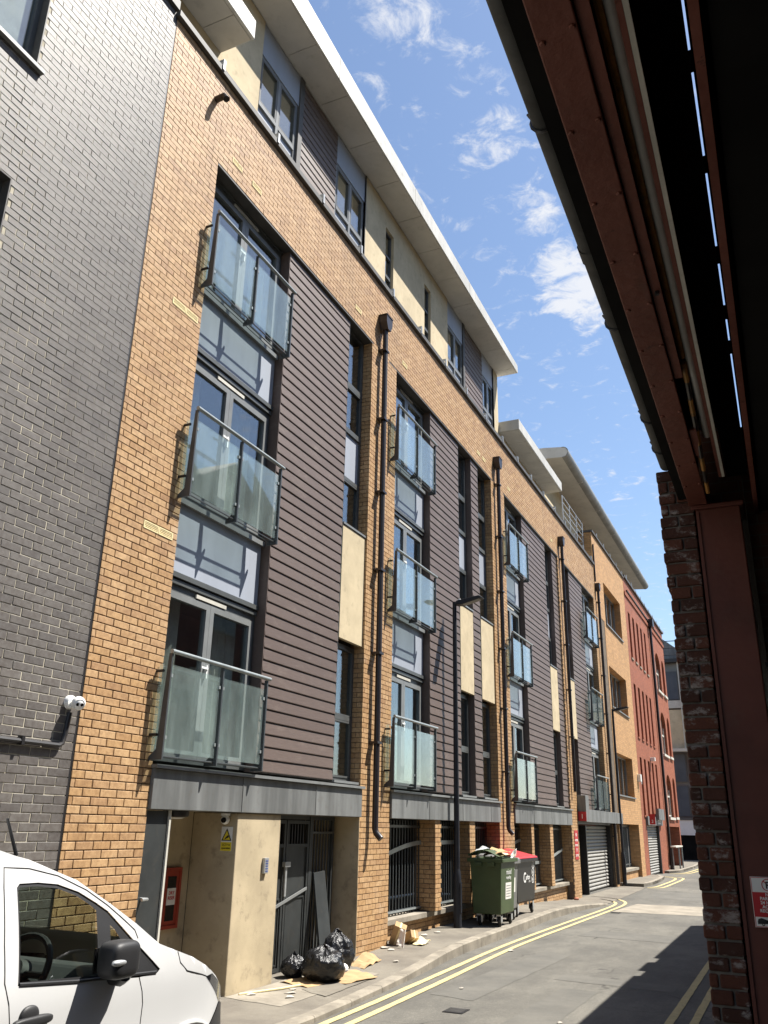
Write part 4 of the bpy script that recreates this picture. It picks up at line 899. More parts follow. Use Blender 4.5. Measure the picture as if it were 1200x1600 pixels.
MB().box(.06, .5, -7, 6.5, H1+.02, H1+.05).build('trough', MT['deck'], br)
for k in range(22):
    y = -2 + .33*k
    for x in (-.340, -.258): MB().lathe([(0, -.006), (.006, -.006), (.009, -.002), (.009, .0)], (x, y + (.02 if x < -.3 else 0), H1-.0002), n=8).build('rivet', MT['rust'], br)
for y in (1.55, 2.9): MB().lathe([(0, -.014), (.009, -.014), (.009, 0)], (-.222, y, H1+.011), n=6).build('bolt', MT['black'], br)
# gutter with hooks
g = [(-.462+.042*math.cos(t), H1+.30+.042*math.sin(t)) for t in [math.pi+math.pi*k/8 for k in range(9)]]
g2 = [(-.462+.037*math.cos(t), H1+.30+.037*math.sin(t)) for t in [2*math.pi-math.pi*k/8 for k in range(9)]]
gt = MB().prism(g+g2, 'y', -7, 5.30).build('gutter', MT['gutter'], br, smooth=True)
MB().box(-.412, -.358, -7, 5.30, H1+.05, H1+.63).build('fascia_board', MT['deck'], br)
for y in (.9, 2.2, 3.5, 4.55, 5.0):
    MB().tube([(-.461+.046*math.cos(t), y, H1+.30+.046*math.sin(t)) for t in [math.pi*.85+math.pi*1.15*k/8 for k in range(9)]], .007, 6).tube([(-.503, y, H1+.315), (-.518, y, H1+.345)], .005, 5).build('gutter_hook', MT['black'], gt, smooth=True)
MB().lathe([(.047, 0), (.047, .09)], (-.462, 2.9, H1+.30), ax='y', n=14).build('gutter_joint', MT['gutter'], gt, smooth=True)
# steel column and abutments
MB().box(-.318, -.064, 5.30, 5.56, -.02, H1-.03).box(-.345, -.04, 5.285, 5.58, H1-.03, H1-.002).build('steel_column', MT['column'], br, bevel=.006)
MB().box(-.318, -.300, 5.287, 5.299, -.02, H1-.05).build('column_edge', MT['column'], br)
MB().box(-.312, -.035, 5.57, 5.68, H1-.001, H1+.628).box(-.03, 7, 5.6, 5.9, -.05, H1+.62).box(7, 7.3, -8, 22, -.05, H1+.62).box(-.5, 7, -2.6, -2.3, -.05, H1+.62).build('abutment_and_light_blocker', MT['soot'], br)  # includes unseen walls at right and behind the camera, added to keep light out
MB().box(-.34, -.1, 5.66, 21.9, -.05, H1+.30).build('side_wall', MT['soot'], br)
# old brick pier, brick by brick, with a ragged street edge
pier = root('brick_pier', (-.42, 5.3, 0), 'old red brick pier with flaking white paint, left of the dark red steel column', 'brick pier')
MB().box(-.512, -.335, 5.318, 5.66, -.05, H1+.22).build('core', MT['oldmortar'], pier)
z = -.02; k = 0; rp = random.Random(11)
while z < H1+.20:
    h = .068 + rp.uniform(-.004, .003); x0 = -.522 + rp.uniform(-.005, .006) - (.012 if z > 3.2 else 0)
    cut = [x0, x0 + (.115 if k % 2 else .06) + rp.uniform(-.012, .012), -.322] if rp.random() < .75 else [x0, -.322]
    for a, b in zip(cut, cut[1:]):
        j = rp.uniform(-.006, .006)
        mb = MB().box(a+.004, b-.005, 5.302+j, 5.40, z, z+h)
        me = mb.build('brick', MT['oldbrick'], pier)
        b_ = me.modifiers.new('worn', 'BEVEL'); b_.width = .009; b_.segments = 2
    MB().box(x0+.002, x0+.2, 5.405, 5.66, z, z+h).build('brick', MT['oldbrick'], pier)
    z += .0775; k += 1
# sign on the column
sg = root('parking_sign', (-.177, 5.28, 1.49), 'white and red NO PARKING sign with a tow truck symbol on the dark red column', 'sign')
X0, X1, Z0, Z1 = -.258, -.092, 1.368, 1.612; fy = 5.2785
MB().box(X0, X1, 5.2795, 5.2835, Z0, Z1).build('plate', MT['whiteink'], sg, bevel=.001)
MB().box(X0+.004, X1-.004, fy, 5.2794, Z0+.050, Z1-.075).build('red_panel', MT['redink'], sg)
for a, b, c, d_ in ((X0+.002, X1-.002, Z0+.002, Z0+.005), (X0+.002, X1-.002, Z1-.005, Z1-.002), (X0+.002, X0+.005, Z0+.0055, Z1-.0055), (X1-.005, X1-.002, Z0+.0055, Z1-.0055)):
    MB().box(a, b, fy, 5.2794, c, d_).build('border', MT['redink'], sg)
cx, cz = -.175, Z1-.039
def ring(cx, cz, r0, r1, y, n=28):
    return MB().add([(cx+r*math.cos(2*math.pi*k/n), y, cz+r*math.sin(2*math.pi*k/n)) for r in (r0, r1) for k in range(n)], [(k, (k+1) % n, n+(k+1) % n, n+k) for k in range(n)])
ring(cx, cz, .026, .030, fy-.0004).build('red_ring', MT['redink'], sg)
MB().add([(cx-.021, fy-.0002, cz+.0175), (cx-.0175, fy-.0002, cz+.021), (cx+.021, fy-.0002, cz-.0175), (cx+.0175, fy-.0002, cz-.021)], [(0, 1, 2, 3)]).build('red_bar', MT['redink'], sg)
RX, UZ = (1, 0, 0), (0, 0, 1)
text('letter', 'P', MT['ink'], (cx, fy-.0008, cz-.016), RX, UZ, .046, sg, 'CENTER', .0012)
for i, s in enumerate(('NO', 'PARKING', '24 HOUR', 'ACCESS', 'REQUIRED')):
    text('wording', s, MT['whiteink'], (cx, fy-.0012, Z1-.093-.0195*i), RX, UZ, .0215, sg, 'CENTER', .0006)
tk = MB().add([(X0+.014+x, fy-.0006, Z0+.012+z) for x, z in ((0, .004), (.05, .006), (.05, .022), (.036, .028), (.02, .033), (.004, .028), (0, .016))], [(0, 1, 2, 3, 4, 5, 6)])
tk.add([(X0+.08+x, fy-.0006, Z0+.012+z) for x, z in ((0, .006), (.064, .006), (.064, .020), (.05, .032), (.034, .032), (.032, .016), (.0, .014))], [(0, 1, 2, 3, 4, 5, 6)])
tk.add([(X0+.06+x, fy-.0006, Z0+.012+z) for x, z in ((-.01, .014), (.03, .036), (.034, .033), (-.006, .010))], [(0, 1, 2, 3)])
tk.build('tow_truck_symbol', MT['ink'], sg)
for x in (.04, .098, .132): ring(X0+x, Z0+.016, .004, .0085, fy-.0009, 14).build('wheel_symbol', MT['ink'], sg)

# ================================================================== things fixed to the walls
FR, FZ = (0, 1, 0), (0, 0, 1)               # reading direction along the facade
def ball(c, r, n=16, sx=1, sy=1, sz=1):
    mb = MB(); rings = []
    vs = [(c[0]+sx*r*math.sin(math.pi*i/n)*math.cos(2*math.pi*k/(n*2)), c[1]+sy*r*math.sin(math.pi*i/n)*math.sin(2*math.pi*k/(n*2)), c[2]+sz*r*math.cos(math.pi*i/n)) for i in range(n+1) for k in range(n*2)]
    return mb.add(vs, [(i*2*n+k, i*2*n+(k+1) % (2*n), (i+1)*2*n+(k+1) % (2*n), (i+1)*2*n+k) for i in range(n) for k in range(2*n)])
c1 = root('security_camera', P(5.86, 0, 2.80), 'white twin lens security camera on the charcoal brick wall above a black conduit', 'security camera')
MB().lathe([(0, .0), (.062, 0), (.062, .03), (.052, .045), (.0, .045)], (-5.80, 5.86, 2.81), ax='x', n=24).build('base', MT['whitepl'], c1, smooth=True)
ball((-5.70, 5.875, 2.80), .062).build('housing', MT['whitepl'], c1, smooth=True)
MB().lathe([(0, 0), (.048, 0), (.05, .012), (.05, .04)], (-5.655, 5.89, 2.795), ax='x', n=24).build('face', MT['whitepl'], c1, smooth=True) if False else None
dirc = Vector((.72, -.45, -.25)).normalized()
for s in (-1, 1):
    side = dirc.cross(Vector((0, 0, 1))).normalized()
    p = Vector((-5.70, 5.875, 2.80)) + dirc*.049 + side*.019*s
    MB().tube([p, p+dirc*.012], .014, 14).build('lens', MT['lens'], c1, smooth=True)
MB().tube([Vector((-5.70, 5.875, 2.80))+dirc*.0, Vector((-5.70, 5.875, 2.80))+dirc*.05], [.062, .046], 24).build('face', MT['whitepl'], c1, smooth=True)
c2 = root('security_camera', P(8.68, .12, 1.86), 'white dome security camera under the entrance canopy beside the warning sign', 'security camera')
MB().lathe([(0, 0), (.055, 0), (.055, .03), (0, .03)], (-5.93, 8.64, 1.895), n=20).build('base', MT['whitepl'], c2, smooth=True)
ball((-5.93, 8.64, 1.855), .052).build('housing', MT['whitepl'], c2, smooth=True)
p = Vector((-5.93, 8.64, 1.855)); d_ = Vector((.25, -.95, -.1)).normalized(); MB().tube([p+d_*.035, p+d_*.062], .030, 14).build('lens', MT['lens'], c2, smooth=True)
ws = root('warning_sign', (-5.93, 8.695, 1.62), 'yellow and white camera warning sign on the side of the rendered pillar', 'sign')
MB().box(-6.005, -5.855, 8.694, 8.6985, 1.52, 1.78).build('plate', MT['whiteink'], ws)
yf = 8.693
MB().box(-6.003, -5.857, yf, 8.6939, 1.522, 1.615).build('yellow_panel', MT['yellow'], ws)
MB().add([(-6.0, yf, 1.63), (-5.86, yf, 1.63), (-5.93, yf, 1.765)], [(0, 1, 2)]).build('black_triangle', MT['ink'], ws)
MB().add([(-5.98, yf-.0006, 1.641), (-5.88, yf-.0006, 1.641), (-5.93, yf-.0006, 1.74)], [(0, 1, 2)]).build('yellow_triangle', MT['yellow'], ws)
MB().add([(-5.955, yf-.001, 1.655), (-5.95, yf-.001, 1.645), (-5.905, yf-.001, 1.665), (-5.895, yf-.001, 1.682), (-5.915, yf-.001, 1.69)], [(0, 1, 2, 3, 4)]).build('camera_symbol', MT['ink'], ws)
text('wording', 'CCTV in', MT['ink'], (-5.93, yf-.0012, 1.578), (1, 0, 0), FZ, .030, ws, 'CENTER', .0006); text('wording', 'operation', MT['ink'], (-5.93, yf-.0012, 1.543), (1, 0, 0), FZ, .030, ws, 'CENTER', .0006)
ip = root('intercom', P(9.32, 0, 1.35), 'small silver intercom panel with blue buttons on the sunlit rendered pillar', 'intercom')
MB().fb(9.28, 9.37, -.038, -.001, 1.27, 1.44).build('case', MT['galv'], ip, bevel=.004)
m_ = plain('blue_button', (.05, .08, .28), .4, .05)
for k in range(5): MB().fb(9.30, 9.35, -.042, -.0385, 1.29+.028*k, 1.30+.028*k).build('button', m_, ip)
cb = root('hydrant_cabinet', P(8.3, .62, 1.0), 'red dry riser cabinet with glass slot on the alcove rear wall', 'cabinet')
a, b, z0, z1 = 8.08, 8.54, .72, 1.34
frame_rect(MB(), a, b, z0, z1, .585, .618, .035).build('frame', MT['redcab'], cb)
MB().fb(a+.036, b-.036, .597, .617, z0+.036, z1-.036).build('door', MT['redcab'], cb)
MB().fb(8.31, 8.46, .594, .5965, .80, 1.25).build('glass_slot', MT['lens'], cb)
MB().fb(8.31, 8.46, .591, .5938, .96, 1.13).build('notice', MT['paper'], cb)
text('wording', 'DRY\nRISER', MT['redink'], P(8.385, .5895, 1.065), (0, 1, 0), FZ, .05, cb, 'CENTER', .001)
MB().lathe([(0, 0), (.02, 0), (.02, .02), (0, .02)], (-5.8-.597, 8.2, 1.02), ax='x', n=14).build('latch', MT['black'], cb)
cl_ = root('ceiling_light', P(7.95, .3, 1.9), 'round bulkhead light under the entrance canopy', 'lamp')
MB().lathe([(0, -.012), (.10, -.012), (.135, 0), (.14, .02), (.14, .055)], (-6.1, 7.95, 1.88), n=28).build('rim', MT['black'], cl_, smooth=True)
MB().lathe([(0, -.03), (.06, -.026), (.098, -.013)], (-6.1, 7.95, 1.88), n=24).build('diffuser', MT['whitepl'], cl_, smooth=True)
def num_sign(u0, u1, z0, z1, x, s, label):
    t = root('number_sign', (x, (u0+u1)/2, (z0+z1)/2), label, 'sign')
    # faces back down the street
    MB().box(x-.24, x, u0-.014, u0-.002, z0, z1).build('plate', MT['redpaint'], t)
    text('number', s, MT['whiteink'], (x-.12, u0-.0155, z0+.07), (1, 0, 0), FZ, .17, t, 'CENTER', .003)
num_sign(26.55, 26.8, 2.06, 2.32, -5.56, '1', 'red square sign with a white 1 on the box above the first roller shutter')
num_sign(39.7, 40.4, 2.08, 2.50, -5.40, '2', 'red square sign with a white 2 on the box above the farther roller shutter')
for (u, z, lab) in ((29.6, 2.13, 'white notice on the grey box above the first roller shutter'), (42.6, 2.12, 'white notice on the grey box above the farther roller shutter')):
    t = root('notice', P(u+.4, -.11, z+.1), lab, 'sign'); wd = .95 if u < 35 else 1.0
    MB().fb(u, u+wd, -.115, -.1015, z, z+.19).build('plate', MT['paper'], t); MB().fb(u+.1, u+wd-.1, -.118, -.1155, z+.07, z+.115).build('wording', MT['framepale'], t)
t = root('notice', P(27.2, -.11, 2.2), 'red and yellow notice at the left end of the shutter box', 'sign')
MB().fb(27.06, 27.28, -.114, -.101, 2.10, 2.36).build('red_plate', MT['redpaint'], t); MB().fb(27.3, 27.5, -.114, -.101, 2.06, 2.24).build('yellow_plate', MT['yellow'], t); MB().fb(27.3, 27.5, -.114, -.101, 2.245, 2.36).build('white_plate', MT['paper'], t)
t = root('parking_sign', P(26.1, -.01, 1.4), 'tall red sign with white lettering on the brick pier left of the roller shutter', 'sign')
MB().fb(25.86, 26.28, -.014, -.002, 1.02, 1.80).build('plate', MT['redpaint'], t)
for i, s in enumerate(('NO', 'PARKING', 'IN FRONT', 'OF', 'SHUTTER')): text('wording', s, MT['whiteink'], P(26.07, -.0155, 1.64-.135*i), FR, FZ, .115 if len(s) < 6 else .085, t, 'CENTER', .001)
t = root('alarm_box', P(38.45, -.06, 3.85), 'small white alarm box high on the orange wall next to the red building', 'alarm box'); MB().fb(38.30, 38.62, -.14, -.002, 3.75, 4.05).build('case', MT['whitepl'], t, bevel=.01); MB().fb(38.38, 38.54, -.148, -.141, 3.66, 3.75).build('strobe', MT['galv'], t)
t = root('security_light', P(42.7, -.1, 4.95), 'white floodlight between the slots of the red brick building', 'lamp'); MB().fb(42.55, 42.8, -.22, -.02, 4.88, 5.05).build('housing', MT['whitepl'], t, bevel=.01); MB().fb(42.62, 42.72, -.02, .0, 4.92, 5.0).build('bracket', MT['galv'], t)
# barrier and bollard outside the red building
t = root('cycle_hoop', (-5.55, 46.6, .1), 'metal hoop barrier standing outside the recess of the red building', 'barrier')
MB().tube([(-5.6, 46.1, .1), (-5.6, 46.1, 1.08)], .035, 8).build('post', MT['framepale'], t, smooth=True); MB().tube([(-5.45, 47.4, .1), (-5.45, 47.4, 1.08)], .035, 8).build('post', MT['framepale'], t, smooth=True)
MB().tube([(-5.45, 48.7, .1), (-5.45, 48.7, 1.08)], .035, 8).build('post', MT['framepale'], t, smooth=True)
MB().box(-5.66, -5.40, 46.0, 48.8, 1.08, 1.15).build('top_bar', MT['offwhite'], t, bevel=.01)

# ================================================================== wheeled bins
def bin_(x0, x1, y0, y1, zb, zt, mat, label, lid, lidmat, tilt=0, flare=.04):
    t = root('wheeled_bin', ((x0+x1)/2, (y0+y1)/2, .14), label, 'wheeled bin', 'wheeled bins on the pavement')
    f = flare; b = [(x0+f, y0+f), (x1-f, y0+f), (x1-f, y1-f), (x0+f, y1-f)]; a = [(x0, y0), (x1, y0), (x1, y1), (x0, y1)]; zr = zt-.10
    body = MB().add([(x, y, zb) for x, y in b] + [(x, y, zr) for x, y in a] + [(x+(.03 if x < (x0+x1)/2 else -.03), y+(.03 if y < (y0+y1)/2 else -.03), zr) for x, y in a] + [(x+(.05 if x < (x0+x1)/2 else -.05), y+(.05 if y < (y0+y1)/2 else -.05), zb+.03) for x, y in b],
            [(3, 2, 1, 0)] + [(k, (k+1) % 4, 4+(k+1) % 4, 4+k) for k in range(4)] + [(4+k, 4+(k+1) % 4, 8+(k+1) % 4, 8+k) for k in range(4)] + [(8+k, 8+(k+1) % 4, 12+(k+1) % 4, 12+k) for k in range(4)] + [(12, 13, 14, 15)]).build('body', mat, t, bevel=.025)
    rim = MB()
    for (p, q, r_, s) in ((x0-.045, x1+.045, y0-.045, y0+.0), (x0-.045, x1+.045, y1, y1+.045), (x0-.045, x0, y0, y1), (x1, x1+.045, y0, y1)): rim.box(p, q, r_, s, zr-.03, zr+.035)
    rim.build('rim', mat, t, bevel=.008)
    for (x, y) in ((x0+.18, y0-.05), (x1-.18, y0-.05)): MB().box(x-.07, x+.07, y-.02, y+.025, zr-.10, zr-.031).build('lug', mat, t, bevel=.008)
    if lid == 'open':        # lid propped on the load, hinged at the wall side
        n = 10; pts = []
        for k in range(n+1):
            s = k/n; pts.append((x0-.03 + (x1-x0+.06)*s, zr+.05 + .10*math.sin(math.pi*min(s*1.15, 1)) + tilt*(1-s)))
        MB().prism(pts + [(x, z+.022) for x, z in pts[::-1]], 'y', y0-.02, y0+(y1-y0)*.62).build('lid', lidmat, t, bevel=.004)
        for k in range(4): MB().box(x0+.02+.13*k, x0+.05+.13*k, y0-.035, y0-.02, zr+.04, zr+.085).build('lid_rib', lidmat, t)
    else:
        MB().add([(x0-.04, y0-.03, zr+.04+tilt), (x1+.05, y0-.03, zr+.04), (x1+.05, y1+.03, zr+.04), (x0-.04, y1+.03, zr+.04+tilt), (x0-.02, y0, zr+.09+tilt), (x1+.02, y0, zr+.075), (x1+.02, y1, zr+.075), (x0-.02, y1, zr+.09+tilt)],
                 [(3, 2, 1, 0), (4, 5, 6, 7), (0, 1, 5, 4), (1, 2, 6, 5), (2, 3, 7, 6), (3, 0, 4, 7)]).build('lid', lidmat, t, bevel=.012)
    for sx, sy in ((0, 0), (1, 0), (1, 1), (0, 1)):
        x = (x0+.13, x1-.10)[sx]; y = (y0+.13, y1-.13)[sy]; g = pz(y)+.004
        w_ = MB().lathe([(0, -.028), (.055, -.028), (.082, -.022), (.10, -.012), (.10, .012), (.082, .022), (.055, .028), (0, .028)], (x, y+.035, g+.10), ax='x', n=22).build('castor_wheel', MT['tyre'], t, smooth=True)
        MB().lathe([(0, -.031), (.05, -.031), (.05, .031), (0, .031)], (x, y+.035, g+.10), ax='x', n=16).build('hub', MT['alloy'], w_, smooth=True)
        MB().box(x-.045, x-.035, y-.03, y+.06, g+.08, zb).box(x+.035, x+.045, y-.03, y+.06, g+.08, zb).box(x-.045, x+.045, y-.04, y+.05, zb-.03, zb).build('castor_fork', MT['galv'], t)
    return t
bg1 = bin_(-5.58, -4.98, 16.12, 17.02, .36, 1.36, MT['bingreen'], 'large green wheeled bin overflowing with cardboard, beside the lamp post', 'open', MT['bingreen'], .02)
bg2 = bin_(-5.78, -5.13, 17.14, 17.74, .36, 1.30, MT['bingrey'], 'grey wheeled bin squeezed between the green bin and the red lidded bin', 'flat', MT['bingrey'], .05)
bg3 = bin_(-5.80, -5.22, 18.02, 19.42, .42, 1.30, MT['binblack'], 'black wheeled bin with a sloping red lid', 'flat', MT['binred'], .12)
# stickers and lettering (they face the road)
def sticker(t, x, y0, y1, z0, z1, mat, name='label'): return MB().add([(x, y0, z0), (x, y1, z0), (x, y1, z1), (x, y0, z1)], [(0, 1, 2, 3)]).build(name, mat, t)
def xs(x1, zb, zt, z, f=.04): return x1 - f*(1-(z-zb)/(zt-.10-zb)) + .004
def slant(t, y0, y1, z0, z1, mat, x1, zb, zt, name='label'):
    return MB().add([(xs(x1, zb, zt, z0), y0, z0), (xs(x1, zb, zt, z0), y1, z0), (xs(x1, zb, zt, z1), y1, z1), (xs(x1, zb, zt, z1), y0, z1)], [(0, 1, 2, 3)]).build(name, mat, t)
g1 = (-4.98, .36, 1.36); slant(bg1, 16.42, 16.78, .60, .88, MT['paper'], *g1)
for k in range(5): slant(bg1, 16.46, 16.74, .64+.045*k, .652+.045*k, MT['framepale'], g1[0]+.002, g1[1], g1[2], 'printed_line')
UX = Vector((.04, 0, .9)).normalized()
text('wording', 'mixed', MT['whiteink'], (xs(*g1, 1.02)+.001, 16.45, 1.02), FR, UX, .13, bg1); text('wording', 'recycling', MT['whiteink'], (xs(*g1, .93)+.001, 16.45, .94), FR, UX, .085, bg1)
g2_ = (-5.13, .36, 1.30); slant(bg2, 17.26, 17.56, .66, .92, MT['paper'], *g2_); text('wording', 'general\nwaste', MT['whiteink'], (xs(*g2_, 1.03)+.001, 17.26, 1.06), FR, UX, .09, bg2)
g3 = (-5.22, .42, 1.30)
text('logo_letter', 'C', MT['whiteink'], (xs(*g3, .78)+.002, 18.46, .78), FR, UX, .27, bg3, bold=.006); text('wording', 'arlton', MT['whiteink'], (xs(*g3, .82)+.002, 18.64, .83), FR, UX, .13, bg3, bold=.003); text('wording', '.com', MT['whiteink'], (xs(*g3, .76)+.002, 18.85, .77), FR, UX, .07, bg3)
for k in range(3):
    zc_ = 1.10-.14*k; xk = xs(*g3, zc_)+.002; n = 18
    MB().add([(xk, 19.18+r*math.cos(2*math.pi*i/n), zc_+r*.8*math.sin(2*math.pi*i/n)) for r in (.075, .095) for i in range(n)], [(i, (i+1) % n, n+(i+1) % n, n+i) for i in range(n)]).build('symbol', MT['whiteink'], bg3)
    MB().add([(xk, 19.15, zc_-.03), (xk, 19.21, zc_-.03), (xk, 19.2, zc_+.035), (xk, 19.16, zc_+.02)], [(0, 1, 2, 3)]).build('symbol', MT['whiteink'], bg3)
def flake(name, pts, th, mat, label, cat, group=None):
    """bent sheet: pts are four corners, with a fold between the mid points"""
    q = [Vector(p) for p in pts]; c = sum(q, Vector())/4; t = root(name, c, label, cat, group)
    n = 6; vs = []
    for i in range(n+1):
        for j in range(n+1):
            s, r = i/n, j/n; p = (q[0]*(1-s)+q[1]*s)*(1-r) + (q[3]*(1-s)+q[2]*s)*r
            p = p + Vector((0, 0, th*3*noise.noise(p*9) + th*.8*abs(s-.5)))
            vs.append(p)
    m = n+1; fs = [(i*m+j, (i+1)*m+j, (i+1)*m+j+1, i*m+j+1) for i in range(n) for j in range(n)]
    o = MB().add(vs, fs).build('sheet', mat, t); so = o.modifiers.new('thick', 'SOLIDIFY'); so.thickness = max(.004, th*.3); return t
flake('cardboard', [(-5.35, 16.2, 1.33), (-4.99, 16.25, 1.42), (-4.98, 16.8, 1.40), (-5.35, 16.75, 1.48)], .01, MT['card'], 'open brown cardboard box flap sticking out of the green bin', 'cardboard')
flake('cardboard', [(-5.2, 16.22, 1.30), (-4.93, 16.22, 1.37), (-4.93, 16.98, 1.33), (-5.2, 16.9, 1.38)], .008, MT['vent'], 'pale flattened card lying on the rim of the green bin', 'cardboard')
flake('plastic_sheet', [(-5.58, 16.3, 1.36), (-5.3, 16.2, 1.45), (-5.2, 16.7, 1.40), (-5.55, 16.8, 1.5)], .012, MT['galv'], 'grey plastic sheet in the top of the green bin near the lamp post', 'plastic sheet')
flake('paper_bag', [(-5.08, 17.0, 1.30), (-4.96, 17.0, 1.30), (-4.98, 17.15, 1.42), (-5.06, 17.15, 1.40)], .02, MT['paper'], 'crumpled white bag wedged between the green and grey bins', 'litter')

# ================================================================== rubbish on the pavement
def bag(x, y, r, h, label, seed, lean=(0, 0)):
    z0 = pz(y)+.014; t = root('rubbish_bag', (x, y, z0), label, 'rubbish bag', 'black rubbish bags at the gate'); n = 40; vs = []; sd = Vector((seed*3.1, seed*1.7, seed))
    for i in range(n+1):
        th = math.pi*i/n
        for k in range(n*2):
            ph = 2*math.pi*k/(2*n); d = Vector((math.sin(th)*math.cos(ph), math.sin(th)*math.sin(ph), math.cos(th)))
            pl = abs(noise.noise(Vector((ph*2.2*1, d.z*1.2, seed))))          # gathers running up to the knot
            gath = .16*max(0, d.z)*math.sin(ph*11+3*noise.noise(d*2+sd))*(.4+.6*noise.noise(d*3+sd))
            q = 1 + .13*noise.noise(d*1.7+sd) + .09*noise.turbulence(d*4+sd, 3, True) + gath*.5 - .05*pl
            v = Vector((d.x*r*q, d.y*r*q, d.z*h/2*q))
            if d.z > .8: v.x *= 1-(d.z-.8)*3.2; v.y *= 1-(d.z-.8)*3.2; v.z += (d.z-.8)*h*.35
            v.z = max(v.z, -h*.42); v += Vector((lean[0]*(v.z+h/2), lean[1]*(v.z+h/2), 0))
            vs.append((x+v.x, y+v.y, z0+v.z+h*.42))
    MB().add(vs, [(i*2*n+k, i*2*n+(k+1) % (2*n), (i+1)*2*n+(k+1) % (2*n), (i+1)*2*n+k) for i in range(n) for k in range(2*n)]).build('sack', MT['bag'], t, smooth=False)
    for o in t.children: o.data.polygons.foreach_set('use_smooth', [True]*len(o.data.polygons))
    kn = MB().tube([(x+lean[0]*h, y+lean[1]*h, z0+h*.93), (x+lean[0]*h+.02, y+lean[1]*h+.01, z0+h*1.0)], [.02, .04], 8).build('knot', MT['bag'], t, smooth=True)
bag(-5.36, 10.10, .255, .38, 'round black rubbish bag at the front of the pile by the gate', 1)
bag(-5.60, 10.98, .20, .44, 'taller black rubbish bag leaning behind the round one', 2, (-.1, .06))
bag(-5.78, 10.12, .15, .26, 'small black rubbish bag against the gate at the left of the pile', 5)
CG = 'flattened cardboard by the rubbish bags'
zg = lambda y, k=.02: pz(y)+k-.002
flake('cardboard', [(-5.40, 10.2, zg(10, .024)), (-5.02, 10.02, zg(10, .02)), (-4.88, 10.62, zg(10, .03)), (-5.30, 10.85, zg(10, .05))], .008, MT['card'], 'large flat sheet of brown cardboard in front of the rubbish bags', 'cardboard', CG)
flake('cardboard', [(-5.75, 9.75, zg(10, .024)), (-5.3, 9.62, zg(10, .02)), (-5.22, 9.95, zg(10, .02)), (-5.6, 10.1, zg(10, .03))], .008, MT['card'], 'small flat cardboard under the round rubbish bag at left', 'cardboard', CG)
flake('cardboard', [(-5.62, 11.25, zg(11, .03)), (-5.3, 11.1, zg(11, .02)), (-5.35, 11.75, zg(11.5, .03)), (-5.6, 11.85, zg(11.5, .10))], .015, MT['card'], 'buckled brown cardboard at the foot of the brick pier', 'cardboard', CG)
t = root('paper_scrap', (-5.45, 10.75, .1), 'scrunched white paper between the bags and the flat cardboard', 'litter', 'scraps of litter on the pavement and road'); ball((-5.42, 10.72, zg(10.7, .06)), .075, 7, 1, 1.2, .8).build('wad', MT['paper'], t)
t = root('drink_can', (-5.66, 11.28, .1), 'crushed red and white drink can beside the rubbish bags', 'can'); MB().tube([(-5.66, 11.2, zg(11.2, .05)), (-5.60, 11.32, zg(11.2, .06))], .034, 12).build('can_body', MT['redpaint'], t, smooth=True); MB().tube([(-5.60, 11.32, zg(11.2, .06)), (-5.585, 11.35, zg(11.2, .062))], .033, 12).build('can_end', MT['galv'], t)
# leaning board by the gate
t = root('board', P(11.2, .2, .1), 'tall dark board leaning against the metal gate behind the rubbish bags', 'board')
MB().add([P(10.98, .06, .08), P(11.30, .05, .08), P(11.36, .27, 1.22), P(11.05, .27, 1.20), P(10.98, .09, .08), P(11.30, .08, .08), P(11.36, .295, 1.22), P(11.05, .295, 1.20)], [(0, 1, 2, 3), (7, 6, 5, 4), (0, 4, 5, 1), (1, 5, 6, 2), (2, 6, 7, 3), (3, 7, 4, 0)]).build('panel', MT['gate'], t)
# carton and litter by the brick pier
def carton(c, sx, sy, sz, rot, label, mat='card'):
    t = root('cardboard_box', c, label, 'cardboard box'); R_ = Matrix.Rotation(rot[2], 4, 'Z') @ Matrix.Rotation(rot[1], 4, 'Y') @ Matrix.Rotation(rot[0], 4, 'X')
    mb = MB().box(-sx, sx, -sy, sy, -sz, sz); mb.v = [tuple(Vector(c) + R_ @ Vector(v)) for v in mb.v]; mb.build('carton', MT[mat], t, bevel=.004)
    tp = MB().box(-sx*.14, sx*.14, -sy-.002, sy+.002, -sz-.002, sz+.002); tp.v = [tuple(Vector(c) + R_ @ Vector(v)) for v in tp.v]; tp.build('tape', MT['vent'], t)
carton((-5.70, 13.10, zg(13, .16)), .09, .06, .16, (.5, .35, .4), 'narrow brown carton propped against the low wall by the brick pier')
carton((-5.60, 13.35, zg(13.3, .09)), .07, .06, .12, (1.0, .2, 1.0), 'small brown carton tipped over in front of the propped one')
flake('paper_bag', [(-5.62, 12.85, zg(13, .02)), (-5.48, 12.80, zg(13, .02)), (-5.50, 12.92, zg(13, .24)), (-5.60, 12.98, zg(13, .23))], .02, MT['paper'], 'white paper bag standing beside the cartons', 'litter')
flake('paper_bag', [(-5.50, 13.2, zg(13, .02)), (-5.34, 13.2, zg(13, .02)), (-5.34, 13.55, zg(13, .06)), (-5.5, 13.5, zg(13, .09))], .015, MT['yellow'] if False else MT['vent'], 'yellowish paper bag lying by the cartons', 'litter')
